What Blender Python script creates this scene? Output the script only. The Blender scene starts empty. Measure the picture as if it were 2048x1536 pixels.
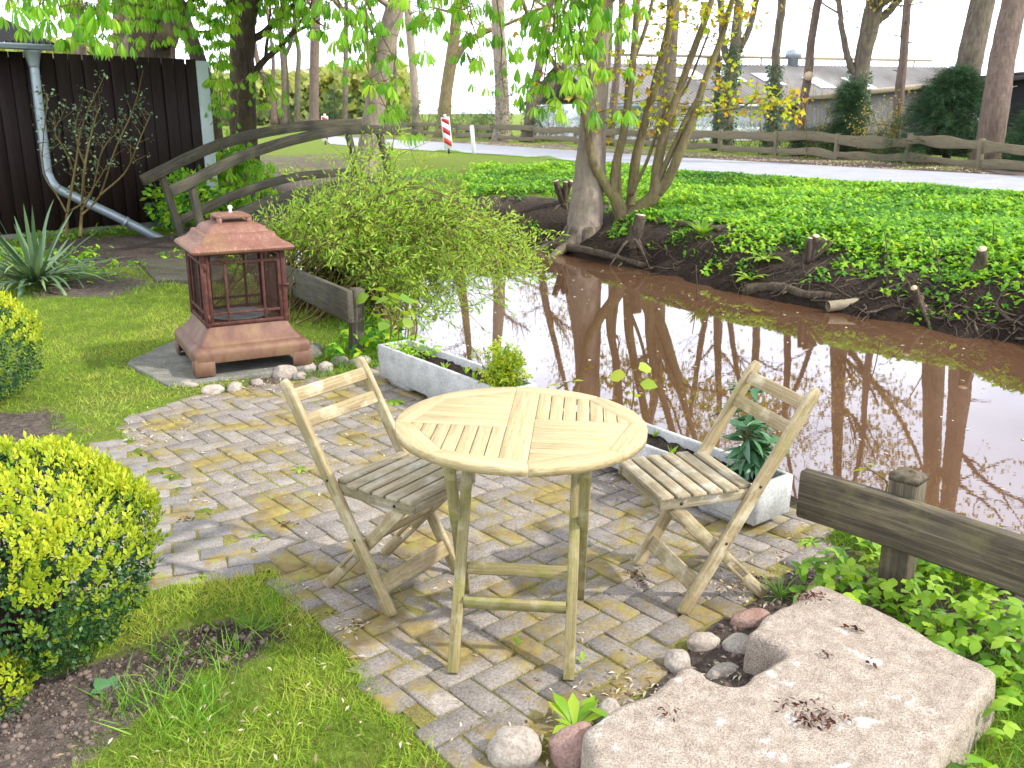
import bpy, math, random
import numpy as np
from mathutils import Vector, Matrix, geometry
random.seed(7); rng = np.random.default_rng(7)
R = math.radians
scene = bpy.context.scene
C = scene.collection

# ---------------------------------------------------------------- camera, sky, sun, exposure
CAM_F, CAM_P, CAM_H = 1866.0, 0.2831, 1.7263          # focal length in pixels of a 2048 wide frame, pitch, eye height
cam_d = bpy.data.cameras.new('camera'); cam = bpy.data.objects.new('camera', cam_d); C.objects.link(cam)
cam.location = (0, 0, CAM_H); cam.rotation_euler = (math.pi/2 - CAM_P, 0, 0)
cam_d.sensor_width = 36; cam_d.lens = CAM_F/2048*36; cam_d.clip_start = 0.05; cam_d.clip_end = 3000
cam_d.dof.use_dof = True; cam_d.dof.focus_distance = 3.3; cam_d.dof.aperture_fstop = 11.0
scene.camera = cam
SUN_H, SUN_EL = (0.954, -0.30), 42.0                   # horizontal direction towards the sun, elevation
sun_v = Vector((SUN_H[0]*math.cos(R(SUN_EL)), SUN_H[1]*math.cos(R(SUN_EL)), math.sin(R(SUN_EL))))
world = bpy.data.worlds.new('World'); scene.world = world; world.use_nodes = True
wn = world.node_tree; wn.nodes.clear()
w_out = wn.nodes.new('ShaderNodeOutputWorld'); w_bg = wn.nodes.new('ShaderNodeBackground'); w_bg.inputs['Strength'].default_value = 0.15
w_sky = wn.nodes.new('ShaderNodeTexSky'); w_sky.sky_type = 'NISHITA'; w_sky.sun_disc = False
w_sky.sun_elevation = R(SUN_EL); w_sky.sun_rotation = math.atan2(SUN_H[0], SUN_H[1])
w_tc = wn.nodes.new('ShaderNodeTexCoord'); w_mp = wn.nodes.new('ShaderNodeMapping'); w_mp.inputs['Scale'].default_value = (1.2, 1.2, 3.0)
w_no = wn.nodes.new('ShaderNodeTexNoise'); w_no.inputs['Scale'].default_value = 2.2; w_no.inputs['Detail'].default_value = 8
w_ra = wn.nodes.new('ShaderNodeValToRGB'); w_ra.color_ramp.elements[0].position = 0.33; w_ra.color_ramp.elements[1].position = 0.58
w_ra.color_ramp.elements[0].color = (0.55, 0.55, 0.55, 1)
w_mx = wn.nodes.new('ShaderNodeMix'); w_mx.data_type = 'RGBA'; w_mx.inputs['B'].default_value = (10.2, 10.3, 10.8, 1)   # bright spring cloud
w_sx = wn.nodes.new('ShaderNodeSeparateXYZ'); wn.links.new(w_tc.outputs['Generated'], w_sx.inputs[0])
w_el = wn.nodes.new('ShaderNodeValToRGB'); w_el.color_ramp.elements[0].position = 0.30; w_el.color_ramp.elements[1].position = 0.75   # bright cloud bank low down, thinner overhead
w_el.color_ramp.elements[0].color = (15.0, 16.0, 19.0, 1); w_el.color_ramp.elements[1].color = (8.2, 8.5, 9.2, 1)
wn.links.new(w_sx.outputs['Z'], w_el.inputs['Fac']); wn.links.new(w_el.outputs['Color'], w_mx.inputs['B'])
wn.links.new(w_tc.outputs['Generated'], w_mp.inputs['Vector']); wn.links.new(w_mp.outputs['Vector'], w_no.inputs['Vector'])
wn.links.new(w_no.outputs['Fac'], w_ra.inputs['Fac']); wn.links.new(w_ra.outputs['Color'], w_mx.inputs['Factor'])
wn.links.new(w_sky.outputs['Color'], w_mx.inputs['A']); wn.links.new(w_mx.outputs['Result'], w_bg.inputs['Color'])
wn.links.new(w_bg.outputs['Background'], w_out.inputs['Surface'])
sun_d = bpy.data.lights.new('sun', 'SUN'); sun_d.energy = 3.5; sun_d.angle = R(2.0); sun_d.color = (1.0, 0.95, 0.87)
sun = bpy.data.objects.new('sun', sun_d); C.objects.link(sun); sun.location = (20, -8, 20)
sun.rotation_euler = sun_v.to_track_quat('Z', 'Y').to_euler()
scene.view_settings.view_transform = 'Standard'; scene.view_settings.look = 'None'
scene.view_settings.exposure = 0.60; scene.view_settings.gamma = 1
scene.cycles.max_bounces = 6; scene.cycles.transparent_max_bounces = 8
scene.cycles.sample_clamp_indirect = 8

# ---------------------------------------------------------------- measuring helpers (photo pixel -> place)
def ray(px, py):
    X = (px-1024)/CAM_F; Y = -(py-768)/CAM_F
    return np.array([X, math.cos(CAM_P)+Y*math.sin(CAM_P), -math.sin(CAM_P)+Y*math.cos(CAM_P)])
def at(px, py, z=0.0):
    d = ray(px, py); t = (z-CAM_H)/d[2]; return np.array([d[0]*t, d[1]*t, z])
def pt(px, py, Y):
    d = ray(px, py); t = Y/d[1]; return np.array([d[0]*t, Y, CAM_H+d[2]*t])
def nrm(v):
    v = np.asarray(v, float); return v/(np.linalg.norm(v, axis=-1, keepdims=True)+1e-12)
# value noise
def _hash(ix, iy, iz):
    h = (ix*374761393 + iy*668265263 + iz*1274126177) & 0xffffffff
    h = ((h ^ (h >> 13))*1274126177) & 0xffffffff
    return ((h ^ (h >> 16)) & 0xffff)/65535.0
def vnoise(P):
    P = np.asarray(P, float); I = np.floor(P).astype(np.int64); f = P-I; f = f*f*(3-2*f); out = 0
    for a in (0, 1):
        for b in (0, 1):
            for c in (0, 1):
                w = (f[..., 0] if a else 1-f[..., 0])*(f[..., 1] if b else 1-f[..., 1])*(f[..., 2] if c else 1-f[..., 2])
                out = out + w*_hash(I[..., 0]+a, I[..., 1]+b, I[..., 2]+c)
    return out*2-1
def fbm(P, o=3):
    P = np.asarray(P, float); s = 0; a = 1.0
    for i in range(o): s = s+a*vnoise(P*2**i+17.3*i); a *= 0.5
    return s
def sm(x, a, b):
    t = np.clip((x-a)/(b-a), 0, 1); return t*t*(3-2*t)
def inpoly(P, poly):
    P = np.asarray(P); x, y = P[..., 0], P[..., 1]; r = np.zeros(x.shape, bool); n = len(poly)
    for i in range(n):
        x0, y0 = poly[i][:2]; x1, y1 = poly[(i+1) % n][:2]
        c = ((y0 > y) != (y1 > y)) & (x < (x1-x0)*(y-y0)/((y1-y0) if y1 != y0 else 1e-9)+x0); r ^= c
    return r
def dpoly(P, poly, closed=True):
    P = np.asarray(P, float)[..., :2]; d = np.full(P.shape[:-1], 1e9); n = len(poly)
    for i in range(n if closed else n-1):
        a = np.array(poly[i][:2], float); b = np.array(poly[(i+1) % n][:2], float); ab = b-a
        t = np.clip(((P-a)@ab)/(ab@ab+1e-12), 0, 1); d = np.minimum(d, np.linalg.norm(P-a-t[..., None]*ab, axis=-1))
    return d
def sdpoly(P, poly): return np.where(inpoly(P, poly), -1, 1)*dpoly(P, poly)

# ---------------------------------------------------------------- materials
class NT:
    def __init__(s, name):
        s.m = bpy.data.materials.new(name); s.m.use_nodes = True; s.t = s.m.node_tree; s.t.nodes.clear()
        s.o = s.t.nodes.new('ShaderNodeOutputMaterial')
    def n(s, k, **kw):
        q = s.t.nodes.new(k)
        for a, b in kw.items(): setattr(q, a, b)
        return q
    def put(s, sock, v):
        if v is None: return
        if hasattr(v, 'is_output'): s.t.links.new(v, sock)
        elif isinstance(v, (tuple, list)) and len(v) == 3 and sock.type == 'RGBA': sock.default_value = (*v, 1)
        else: sock.default_value = v
    def pos(s): return s.n('ShaderNodeNewGeometry').outputs['Position']
    def attr(s, a, o='Fac'): return s.n('ShaderNodeAttribute', attribute_name=a).outputs[o]
    def map(s, v, sc): q = s.n('ShaderNodeMapping'); s.put(q.inputs['Vector'], v); q.inputs['Scale'].default_value = sc; return q.outputs['Vector']
    def noise(s, v, scale, det=4, ro=.55, dist=0):
        q = s.n('ShaderNodeTexNoise'); s.put(q.inputs['Vector'], v); q.inputs['Scale'].default_value = scale
        q.inputs['Detail'].default_value = det; q.inputs['Roughness'].default_value = ro; q.inputs['Distortion'].default_value = dist
        return q.outputs['Fac']
    def vor(s, v, scale, feat='F1', out='Distance'):
        q = s.n('ShaderNodeTexVoronoi', feature=feat); s.put(q.inputs['Vector'], v); q.inputs['Scale'].default_value = scale; return q.outputs[out]
    def ramp(s, f, els):
        q = s.n('ShaderNodeValToRGB'); e = q.color_ramp.elements
        while len(e) < len(els): e.new(.5)
        for k, (p, c) in enumerate(els):
            e[k].position = p; e[k].color = (c, c, c, 1) if isinstance(c, (int, float)) else (*c, 1)
        s.put(q.inputs['Fac'], f); return q.outputs['Color']
    def mix(s, f, a, b, bt='MIX'):
        q = s.n('ShaderNodeMix', data_type='RGBA', blend_type=bt); s.put(q.inputs['Factor'], f); s.put(q.inputs['A'], a); s.put(q.inputs['B'], b); return q.outputs['Result']
    def math(s, op, a, b=None):
        q = s.n('ShaderNodeMath', operation=op); s.put(q.inputs[0], a); s.put(q.inputs[1], b); return q.outputs[0]
    def bump(s, h, st=.3, d=.01):
        q = s.n('ShaderNodeBump'); q.inputs['Strength'].default_value = st; q.inputs['Distance'].default_value = d; s.put(q.inputs['Height'], h); return q.outputs['Normal']
    def bsdf(s, col, rough=.8, nor=None, spec=.3, metal=0, ior=None):
        q = s.n('ShaderNodeBsdfPrincipled'); s.put(q.inputs['Base Color'], col); s.put(q.inputs['Roughness'], rough); s.put(q.inputs['Normal'], nor)
        q.inputs['Specular IOR Level'].default_value = spec; q.inputs['Metallic'].default_value = metal
        if ior: q.inputs['IOR'].default_value = ior
        return q.outputs['BSDF']
    def out(s, sh): s.t.links.new(sh, s.o.inputs['Surface']); return s.m
MAT = {}
def leafmat(name, cols, trans=.4, rough=.45, spec=.35, tcol=None):
    t = NT(name); r = t.attr('rnd'); c = t.ramp(r, [(i/max(1, len(cols)-1), k) for i, k in enumerate(cols)])
    nz = t.noise(t.pos(), 1.7, 2); c = t.mix(t.math('MULTIPLY', nz, .35), c, t.mix(1.0, c, (.62, .75, .55), 'MULTIPLY'))
    b = t.bsdf(c, rough, None, spec); tr = t.n('ShaderNodeBsdfTranslucent')
    t.put(tr.inputs['Color'], t.mix(1.0, c, tcol or (1.5, 1.35, .7), 'MULTIPLY'))
    m = t.n('ShaderNodeMixShader'); m.inputs[0].default_value = trans
    t.t.links.new(b, m.inputs[1]); t.t.links.new(tr.outputs[0], m.inputs[2]); MAT[name] = t.out(m.outputs[0])
def woodmat(name, a, b, c, green=(.16, .17, .04), gamt=.35, rough=.75, pale=None):
    t = NT(name); g = t.attr('gco', 'Vector'); P = t.pos()
    n1 = t.noise(t.map(g, (1.6, 34, 34)), 1.6, 6, .65, .4); n2 = t.noise(t.map(g, (3, 90, 90)), 1.5, 3)
    col = t.ramp(n1, [(.25, a), (.5, b), (.75, c)]); col = t.mix(t.ramp(n2, [(.45, 0), (.75, .55)]), col, t.mix(1.0, col, (.45, .42, .4), 'MULTIPLY'))
    rn = t.attr('rnd'); col = t.mix(.35, col, t.mix(1.0, col, t.ramp(rn, [(0, .62), (1, 1.0)]), 'MULTIPLY'))
    if pale: col = t.mix(t.ramp(t.noise(P, 9, 4, .6), [(.5, 0), (.68, .75)]), col, pale)
    col = t.mix(t.ramp(t.noise(P, 7.5, 5, .65), [(.5, 0), (.72, gamt)]), col, green)
    n5 = t.noise(t.map(g, (1, 7, 7)), 30, 4, .7); col = t.mix(t.ramp(n5, [(.56, 0), (.66, .5)]), col, t.mix(1.0, col, (.35, .32, .28), 'MULTIPLY'))
    h = t.math('ADD', n1, t.math('MULTIPLY', n2, .6))
    MAT[name] = t.out(t.bsdf(col, rough, t.bump(h, .5, .005), .2))
def stonemat(name, cols, sc=14, speck=.5, rough=.9, bstr=.6, bd=.01, tint=True, moss=None, lich=None, fine=0):
    t = NT(name); P = t.pos(); n1 = t.noise(P, sc, 6, .65); n2 = t.noise(P, sc*9, 3, .7); v = t.vor(P, sc*5)
    col = t.ramp(n1, [(.28+.44*i/(len(cols)-1), k) for i, k in enumerate(cols)])
    col = t.mix(t.ramp(n2, [(.40, speck), (.56, 0)]), col, t.mix(1.0, col, (.38, .36, .34), 'MULTIPLY'))
    if tint: rn = t.attr('rnd'); col = t.mix(.8, col, t.mix(1.0, col, t.ramp(rn, [(0, (.74, .72, .70)), (.5, (.92, .88, .86)), (1, (1.06, 1.02, .97))]), 'MULTIPLY'))
    if lich: col = t.mix(t.ramp(t.noise(P, 11, 4, .55), [(.62, 0), (.68, .8)]), col, lich)
    if fine: n4 = t.noise(P, fine, 2, .6); col = t.mix(t.ramp(n4, [(.36, .75), (.47, 0)]), col, t.mix(1.0, col, (.42, .38, .34), 'MULTIPLY'))
    if moss: col = t.mix(t.ramp(t.noise(P, moss[0], 6, .7), [(moss[1], 0), (moss[1]+.11, .88)]), col, moss[2] or t.ramp(t.noise(P, 13, 4, .7), [(.32, (.14, .105, .05)), (.46, (.205, .15, .05)), (.56, (.25, .19, .045)), (.68, (.24, .25, .045))]))
    h = t.math('ADD', n1, t.math('MULTIPLY', n2, .35))
    MAT[name] = t.out(t.bsdf(col, rough, t.bump(h, bstr, bd), .15))
def plain(name, col, rough=.6, spec=.4, metal=0, nz=.25, sc=20, bstr=.1):
    t = NT(name); n = t.noise(t.pos(), sc, 5, .6); c = t.mix(t.math('MULTIPLY', n, nz*2), col, tuple(k*.45 for k in col))
    MAT[name] = t.out(t.bsdf(c, rough, t.bump(n, bstr, .003), spec, metal))

leafmat('chestnut_leaf', [(.07, .22, .015), (.15, .37, .02), (.27, .51, .035), (.42, .62, .06)], .58, .42, .4)
leafmat('willow_leaf', [(.13, .28, .03), (.25, .43, .05), (.38, .56, .07), (.50, .62, .14)], .52, .45, .4)
leafmat('round_leaf', [(.14, .28, .03), (.28, .40, .04), (.42, .46, .05)], .45)
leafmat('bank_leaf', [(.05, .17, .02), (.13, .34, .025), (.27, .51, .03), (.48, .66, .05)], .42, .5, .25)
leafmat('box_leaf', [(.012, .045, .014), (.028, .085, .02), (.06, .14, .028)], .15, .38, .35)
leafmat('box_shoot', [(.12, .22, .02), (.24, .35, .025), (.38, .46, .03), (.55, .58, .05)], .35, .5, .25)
leafmat('grass', [(.11, .19, .025), (.19, .32, .03), (.29, .43, .045), (.43, .50, .07), (.50, .46, .16)], .42, .5, .25)
leafmat('lush_grass', [(.08, .20, .02), (.16, .33, .035), (.28, .46, .06)], .4, .5, .25)
leafmat('yucca_leaf', [(.05, .10, .05), (.09, .16, .08), (.16, .24, .12), (.24, .32, .13)], .12, .4, .4)
leafmat('laurel_leaf', [(.04, .11, .05), (.07, .18, .075), (.13, .26, .11)], .15, .3, .5)
leafmat('maple_leaf', [(.32, .42, .03), (.46, .50, .03), (.60, .50, .04), (.52, .27, .05), (.44, .50, .05), (.34, .46, .05)], .5, .5, .25)
leafmat('twig_leaf', [(.33, .30, .06), (.42, .36, .07), (.45, .30, .09)], .5, .6, .2)
leafmat('conifer_leaf', [(.018, .045, .02), (.03, .075, .03), (.06, .12, .04)], .12, .6, .2)
leafmat('ivy_leaf', [(.02, .06, .02), (.035, .10, .03), (.08, .18, .05)], .15, .35, .4)
leafmat('wood_leaf', [(.22, .27, .09), (.33, .36, .11), (.42, .42, .16)], .4, .7, .1)
leafmat('weed_leaf', [(.12, .28, .02), (.25, .44, .03), (.42, .58, .06)], .45, .45, .35)
leafmat('litter', [(.16, .10, .06), (.34, .24, .15), (.52, .42, .30), (.62, .52, .40)], .1, .8, .15)
leafmat('catkin', [(.05, .018, .015), (.09, .03, .02), (.14, .06, .04)], .0, .9, .1)
leafmat('petal', [(.55, .42, .34), (.7, .6, .5)], .2, .6, .2)
woodmat('teak_top', (.38, .285, .14), (.48, .375, .20), (.57, .465, .27), (.36, .29, .12), .35, .6)
woodmat('teak_leg', (.17, .14, .06), (.27, .225, .10), (.36, .31, .16), (.19, .19, .035), .85, .7, (.45, .40, .24))
woodmat('chair_wood', (.23, .17, .085), (.335, .26, .14), (.43, .35, .21), (.20, .185, .05), .6, .7, (.55, .48, .32))
woodmat('seat_wood', (.19, .15, .09), (.34, .28, .175), (.47, .40, .28), (.10, .10, .045), .6, .75, (.48, .44, .35))
woodmat('old_wood', (.035, .03, .022), (.10, .082, .054), (.235, .19, .12), (.18, .16, .06), .5, .85)
woodmat('bridge_wood', (.04, .036, .027), (.09, .079, .058), (.16, .14, .105), (.105, .11, .035), .7, .85)
woodmat('road_fence_wood', (.13, .105, .065), (.20, .165, .105), (.275, .23, .155), (.19, .19, .07), .5, .85)
woodmat('shed_board', (.012, .006, .005), (.020, .010, .008), (.032, .017, .014), (.02, .018, .012), .2, .6)
stonemat('paver', [(.215, .193, .168), (.29, .264, .236), (.36, .332, .30)], 10, .5, .92, .45, .004, True, (3.4, .475, None), None, 330)
stonemat('path_stone', [(.22, .205, .19), (.29, .275, .255), (.36, .34, .32)], 12, .4, .92, .4, .004, True, (4.5, .53, None), None, 330)
stonemat('granite', [(.315, .255, .195), (.445, .37, .295), (.545, .47, .385)], 22, .55, .95, 1.0, .014, False, (6, .66, (.30, .27, .16)), (.60, .62, .60), 240)
stonemat('concrete', [(.30, .30, .27), (.42, .42, .395), (.52, .52, .49)], 9, .35, .9, .35, .004, False, (4.5, .60, (.24, .25, .13)))
stonemat('slab_concrete', [(.12, .115, .095), (.185, .18, .15), (.25, .245, .21)], 8, .5, .95, .6, .006, False, (6, .58, (.16, .16, .06)))
stonemat('field_stone', [(.27, .23, .19), (.38, .34, .29), (.48, .44, .38)], 12, .5, .85, .5, .006, True, (9, .64, (.26, .25, .1)))
stonemat('red_stone', [(.22, .13, .10), (.33, .21, .17), (.42, .30, .25)], 14, .5, .85, .6, .006, False)
stonemat('road', [(.28, .28, .295), (.33, .33, .345), (.37, .37, .385)], 2, .25, .9, .2, .004, False)
stonemat('soil', [(.035, .026, .02), (.07, .052, .042), (.12, .095, .078)], 18, .5, 1.0, 1.0, .02, False)
stonemat('soil_crumb', [(.09, .068, .056), (.17, .132, .109), (.27, .22, .185)], 30, .3, 1.0, .6, .004, True)
stonemat('potting_soil', [(.012, .009, .007), (.03, .022, .017), (.06, .045, .035)], 40, .5, 1.0, 1.0, .02, False)
stonemat('joint', [(.14, .115, .05), (.20, .18, .055), (.27, .27, .055)], 12, .6, 1.0, 1.0, .01, False)
plain('zinc', (.36, .41, .44), .45, .5, .55, .25, 9)
plain('trim_paint', (.46, .53, .50), .6, .3, 0, .12, 6)
plain('white_paint', (.8, .8, .8), .6, .3, 0, .06, 6)
plain('wall_white', (.86, .87, .88), .8, .2, 0, .08, 2)
plain('red_paint', (.62, .03, .025), .5, .4, 0, .1, 6)
plain('grey_board', (.27, .26, .25), .8, .2, 0, .25, 3)
plain('dark_wall', (.02, .02, .022), .8, .2, 0, .2, 3)
plain('wire', (.045, .022, .016), .8, .2)
plain('black_metal', (.02, .02, .02), .6, .4)
plain('pipe_shade', (.012, .009, .008), .9, .1)
plain('cut_wood', (.62, .47, .31), .8, .1, 0, .2, 30)
plain('rusty_pipe', (.33, .27, .18), .8, .2, 0, .4, 12)
plain('roof_dark', (.07, .065, .06), .9, .1, 0, .3, 8)
def rustmat():
    t = NT('rust'); P = t.pos(); n1 = t.noise(t.map(P, (1, 1, .35)), 9, 6, .7); n2 = t.noise(P, 60, 4, .7)
    c = t.ramp(n1, [(.28, (.12, .05, .032)), (.5, (.195, .088, .058)), (.72, (.26, .135, .092))])
    c = t.mix(t.ramp(n2, [(.45, 0), (.7, .6)]), c, (.17, .07, .045))
    c = t.mix(t.ramp(t.noise(t.map(P, (60, 60, 6)), 1.2, 3, .7), [(.60, 0), (.68, .45)]), c, (.42, .33, .30))
    c = t.mix(t.ramp(t.noise(P, 4, 4), [(.5, 0), (.75, .4)]), c, (.24, .17, .06))
    MAT['rust'] = t.out(t.bsdf(c, t.ramp(n2, [(.3, .45), (.7, .8)]), t.bump(n2, .25, .003), .35, .15))
    t = NT('rust_base'); n1 = t.noise(t.map(t.pos(), (1, 1, .5)), 6, 6, .7); n2 = t.noise(t.pos(), 60, 4, .7); c = t.ramp(n1, [(.3, (.09, .045, .03)), (.48, (.155, .078, .05)), (.62, (.19, .115, .06)), (.75, (.22, .13, .09))]); MAT['rust_base'] = t.out(t.bsdf(c, .6, t.bump(n2, .25, .003), .35, .15))
    t = NT('rust_frame'); P = t.pos(); n1 = t.noise(P, 25, 5, .7)
    MAT['rust_frame'] = t.out(t.bsdf(t.ramp(n1, [(.3, (.04, .015, .011)), (.55, (.09, .033, .023)), (.75, (.16, .06, .04))]), .75, t.bump(n1, .3, .002), .3, .15))
rustmat()
def barkmat(name, cols, green=.3, gcol=(.13, .15, .03), sc=1.0):
    t = NT(name); P = t.pos(); v = t.map(P, (9*sc, 9*sc, 2.2*sc)); n1 = t.noise(v, 1.6, 7, .65, .3); n2 = t.noise(t.map(P, (2.5, 2.5, 9)), 2.2, 3)
    c = t.ramp(n1, [(.3, cols[0]), (.52, cols[1]), (.74, cols[2])]); c = t.mix(t.ramp(n2, [(.45, 0), (.8, .4)]), c, t.mix(1.0, c, (.55, .52, .5), 'MULTIPLY'))
    c = t.mix(t.ramp(t.noise(P, 2.6, 5, .6), [(.45, 0), (.7, green)]), c, gcol)
    MAT[name] = t.out(t.bsdf(c, .9, t.bump(n1, .55, .03*sc), .15))
barkmat('beech_bark', [(.19, .145, .11), (.29, .23, .18), (.37, .305, .245)], .3, (.24, .22, .10), .8)
barkmat('dark_bark', [(.025, .018, .012), (.052, .038, .026), (.095, .072, .05)], .3, (.13, .12, .03))
barkmat('grey_bark', [(.075, .058, .042), (.14, .112, .085), (.21, .172, .135)], .4, (.19, .18, .08))
barkmat('pine_bark', [(.09, .062, .047), (.15, .108, .085), (.215, .16, .128)], .2, (.2, .17, .09))
barkmat('maple_bark', [(.12, .088, .045), (.195, .15, .08), (.27, .215, .125)], .5, (.23, .22, .06), 1.6)
barkmat('root_bark', [(.045, .033, .024), (.10, .075, .054), (.19, .15, .11)], .2, (.15, .14, .05), 2)
barkmat('twig_bark', [(.10, .07, .03), (.17, .125, .05), (.24, .19, .08)], .4, (.19, .19, .05), 3)
def groundmat():
    t = NT('ground'); P = t.pos(); soil = t.attr('soil'); far = t.attr('far')
    n1 = t.noise(P, 26, 6, .7); n2 = t.noise(P, 4.5, 5, .65); n3 = t.noise(P, 90, 3, .7)
    sc = t.ramp(n1, [(.3, (.06, .045, .037)), (.5, (.15, .118, .097)), (.72, (.26, .21, .18))])
    gc = t.ramp(n1, [(.3, (.085, .115, .02)), (.5, (.16, .23, .03)), (.7, (.24, .31, .05))])
    gc = t.mix(t.ramp(n2, [(.5, 0), (.7, .7)]), gc, (.20, .17, .055))
    m = t.math('ADD', soil, t.math('MULTIPLY', t.math('SUBTRACT', n2, .5), 1.1)); f = t.ramp(m, [(.42, 0), (.58, 1)])
    dk = t.ramp(t.attr('wet'), [(0, (1, 1, 1)), (1, (.25, .22, .205))])
    c = t.mix(f, gc, t.mix(1.0, sc, dk, 'MULTIPLY'))
    h = t.math('ADD', n1, t.math('MULTIPLY', n3, .5))
    MAT['ground'] = t.out(t.bsdf(c, 1.0, t.bump(h, 1.0, .05), .1))
groundmat()
def watermat():
    t = NT('muddy_water'); P = t.pos(); n = t.noise(t.map(P, (1.6, 3.0, 1)), 2.2, 4, .6); n2 = t.noise(P, .45, 3)
    n3 = t.noise(t.map(P, (14, 22, 1)), 1.0, 2)
    c = t.ramp(n2, [(.35, (.078, .039, .020)), (.65, (.104, .054, .029))])
    MAT['muddy_water'] = t.out(t.bsdf(c, .008, t.bump(t.math('ADD', n, t.math('MULTIPLY', n3, .10)), .0042, .05), .6, 0, 1.5))
watermat()

# ---------------------------------------------------------------- mesh builder
class MB:
    def __init__(s): s.V = []; s.F = []; s.Rn = []; s.G = []; s.n = 0
    def add(s, V, faces, rnd=None, gco=None, mi=0):
        V = np.asarray(V, float).reshape(-1, 3); k = len(V)
        for f in faces:
            f = np.asarray(f, np.int64)
            if f.size: s.F.append((f+s.n, mi))
        s.V.append(V); s.Rn.append(np.full(k, random.random() if rnd is None else rnd) if np.ndim(rnd) == 0 else np.asarray(rnd, float))
        s.G.append(V if gco is None else np.asarray(gco, float)); s.n += k
    def sweep(s, pts, prof, side=None, mi=0, rnd=None, caps=True, inset=.0, scale=None, cyc=True):
        """prof: (n,2) cross-section (side, up); pts: path; scale: per point factor(s)"""
        pts = np.asarray(pts, float); prof = np.asarray(prof, float); m, n = len(pts), len(prof)
        T = np.gradient(pts, axis=0) if m > 2 else np.repeat((pts[1:]-pts[:1]), 2, 0); T = nrm(T)
        if side is None:
            a = np.array([0, 0, 1.]) if abs(T[0][2]) < .9 else np.array([1., 0, 0]); S = []
            v = nrm(np.cross(a, T[0]))
            for t in T: v = nrm(v-(v@t)*t); S.append(v)
            S = np.array(S)
        else:
            S = np.asarray(side, float)[None, :]*np.ones((m, 1)); S = nrm(S-(S*T).sum(1, keepdims=True)*T)
        U = np.cross(T, S); L = np.concatenate([[0], np.cumsum(np.linalg.norm(np.diff(pts, axis=0), axis=1))])
        sc = np.ones((m, 2)) if scale is None else (np.asarray(scale, float)[:, None]*np.ones((1, 2)) if np.ndim(scale) == 1 else np.asarray(scale, float))
        ps = [pts[i]+S[i]*prof[:, :1]*sc[i, 0]+U[i]*prof[:, 1:]*sc[i, 1] for i in range(m)]
        of = rng.random(3)*7
        gs = [np.column_stack([np.full(n, L[i]), prof[:, 0], prof[:, 1]])+of for i in range(m)]
        if inset > 0:
            for e, j in ((0, 0), (m-1, m+1)):
                c = pts[e]; base = ps[0] if e == 0 else ps[-1]; q = c+(base-c)*.93
                if e == 0: ps.insert(0, q); gs.insert(0, gs[0].copy()); ps[1] = ps[1]+T[0]*inset
                else: ps.append(q); gs.append(gs[-1].copy()); ps[-2] = ps[-2]-T[-1]*inset
        m2 = len(ps); i = np.arange(m2-1)[:, None]*n; j = np.arange(n)[None, :]; jn = (j+1) % n
        q = np.stack([i+j, i+jn, i+n+jn, i+n+j], -1).reshape(-1, 4); fs = [q]
        if caps: fs += [np.arange(n)[::-1][None, :], (np.arange(n)+(m2-1)*n)[None, :]]
        s.add(np.concatenate(ps), fs, rnd, np.concatenate(gs), mi)
    def beam(s, p0, p1, w, h, side, ch=.003, mi=0, rnd=None, cuts=1):
        a, b = w/2, h/2; c = min(ch, a*.6, b*.6)
        prof = [(-a+c, -b), (a-c, -b), (a, -b+c), (a, b-c), (a-c, b), (-a+c, b), (-a, b-c), (-a, -b+c)]
        p0 = np.asarray(p0, float); p1 = np.asarray(p1, float)
        s.sweep([p0+(p1-p0)*t for t in np.linspace(0, 1, cuts+1)], prof, side, mi, rnd, True, min(c, .003))
    def tube(s, pts, rad, n=8, mi=0, rnd=None, rough=0, caps=True):
        pts = np.asarray(pts, float); rad = np.ones(len(pts))*rad if np.ndim(rad) == 0 else np.asarray(rad, float)
        a = np.linspace(0, 2*np.pi, n, endpoint=False); prof = np.column_stack([np.cos(a), np.sin(a)])
        k0 = s.n; s.sweep(pts, prof, None, mi, rnd, caps, 0, rad)
        if rough:
            V = s.V[-1]; ctr = np.repeat(pts, n, 0); d = V-ctr
            s.V[-1] = ctr+d*(1+rough*fbm(V*np.array([3, 3, 1.4])/max(.02, rad.max()*3)+k0, 2)[:, None])
    def lathe(s, prof, o=(0, 0, 0), n=24, mi=0, rnd=None):
        prof = np.asarray(prof, float); a = np.linspace(0, 2*np.pi, n, endpoint=False); m = len(prof)
        V = np.stack([prof[:, None, 0]*np.cos(a), prof[:, None, 0]*np.sin(a), prof[:, None, 1]*np.ones(n)], -1).reshape(-1, 3)+np.asarray(o)
        i = np.arange(m-1)[:, None]*n; j = np.arange(n)[None, :]; jn = (j+1) % n
        s.add(V, [np.stack([i+j, i+jn, i+n+jn, i+n+j], -1).reshape(-1, 4), np.arange(n)[::-1][None, :], (np.arange(n)+(m-1)*n)[None, :]], rnd, None, mi)
    def rings(s, rs, mi=0, cap=(True, True), rnd=None):
        """stack of equally long closed rings (each (n,3))"""
        n = len(rs[0]); m = len(rs); i = np.arange(m-1)[:, None]*n; j = np.arange(n)[None, :]; jn = (j+1) % n
        fs = [np.stack([i+j, i+jn, i+n+jn, i+n+j], -1).reshape(-1, 4)]
        if cap[0]: fs.append(np.arange(n)[::-1][None, :])
        if cap[1]: fs.append((np.arange(n)+(m-1)*n)[None, :])
        s.add(np.concatenate([np.asarray(r, float) for r in rs]), fs, rnd, None, mi)
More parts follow.
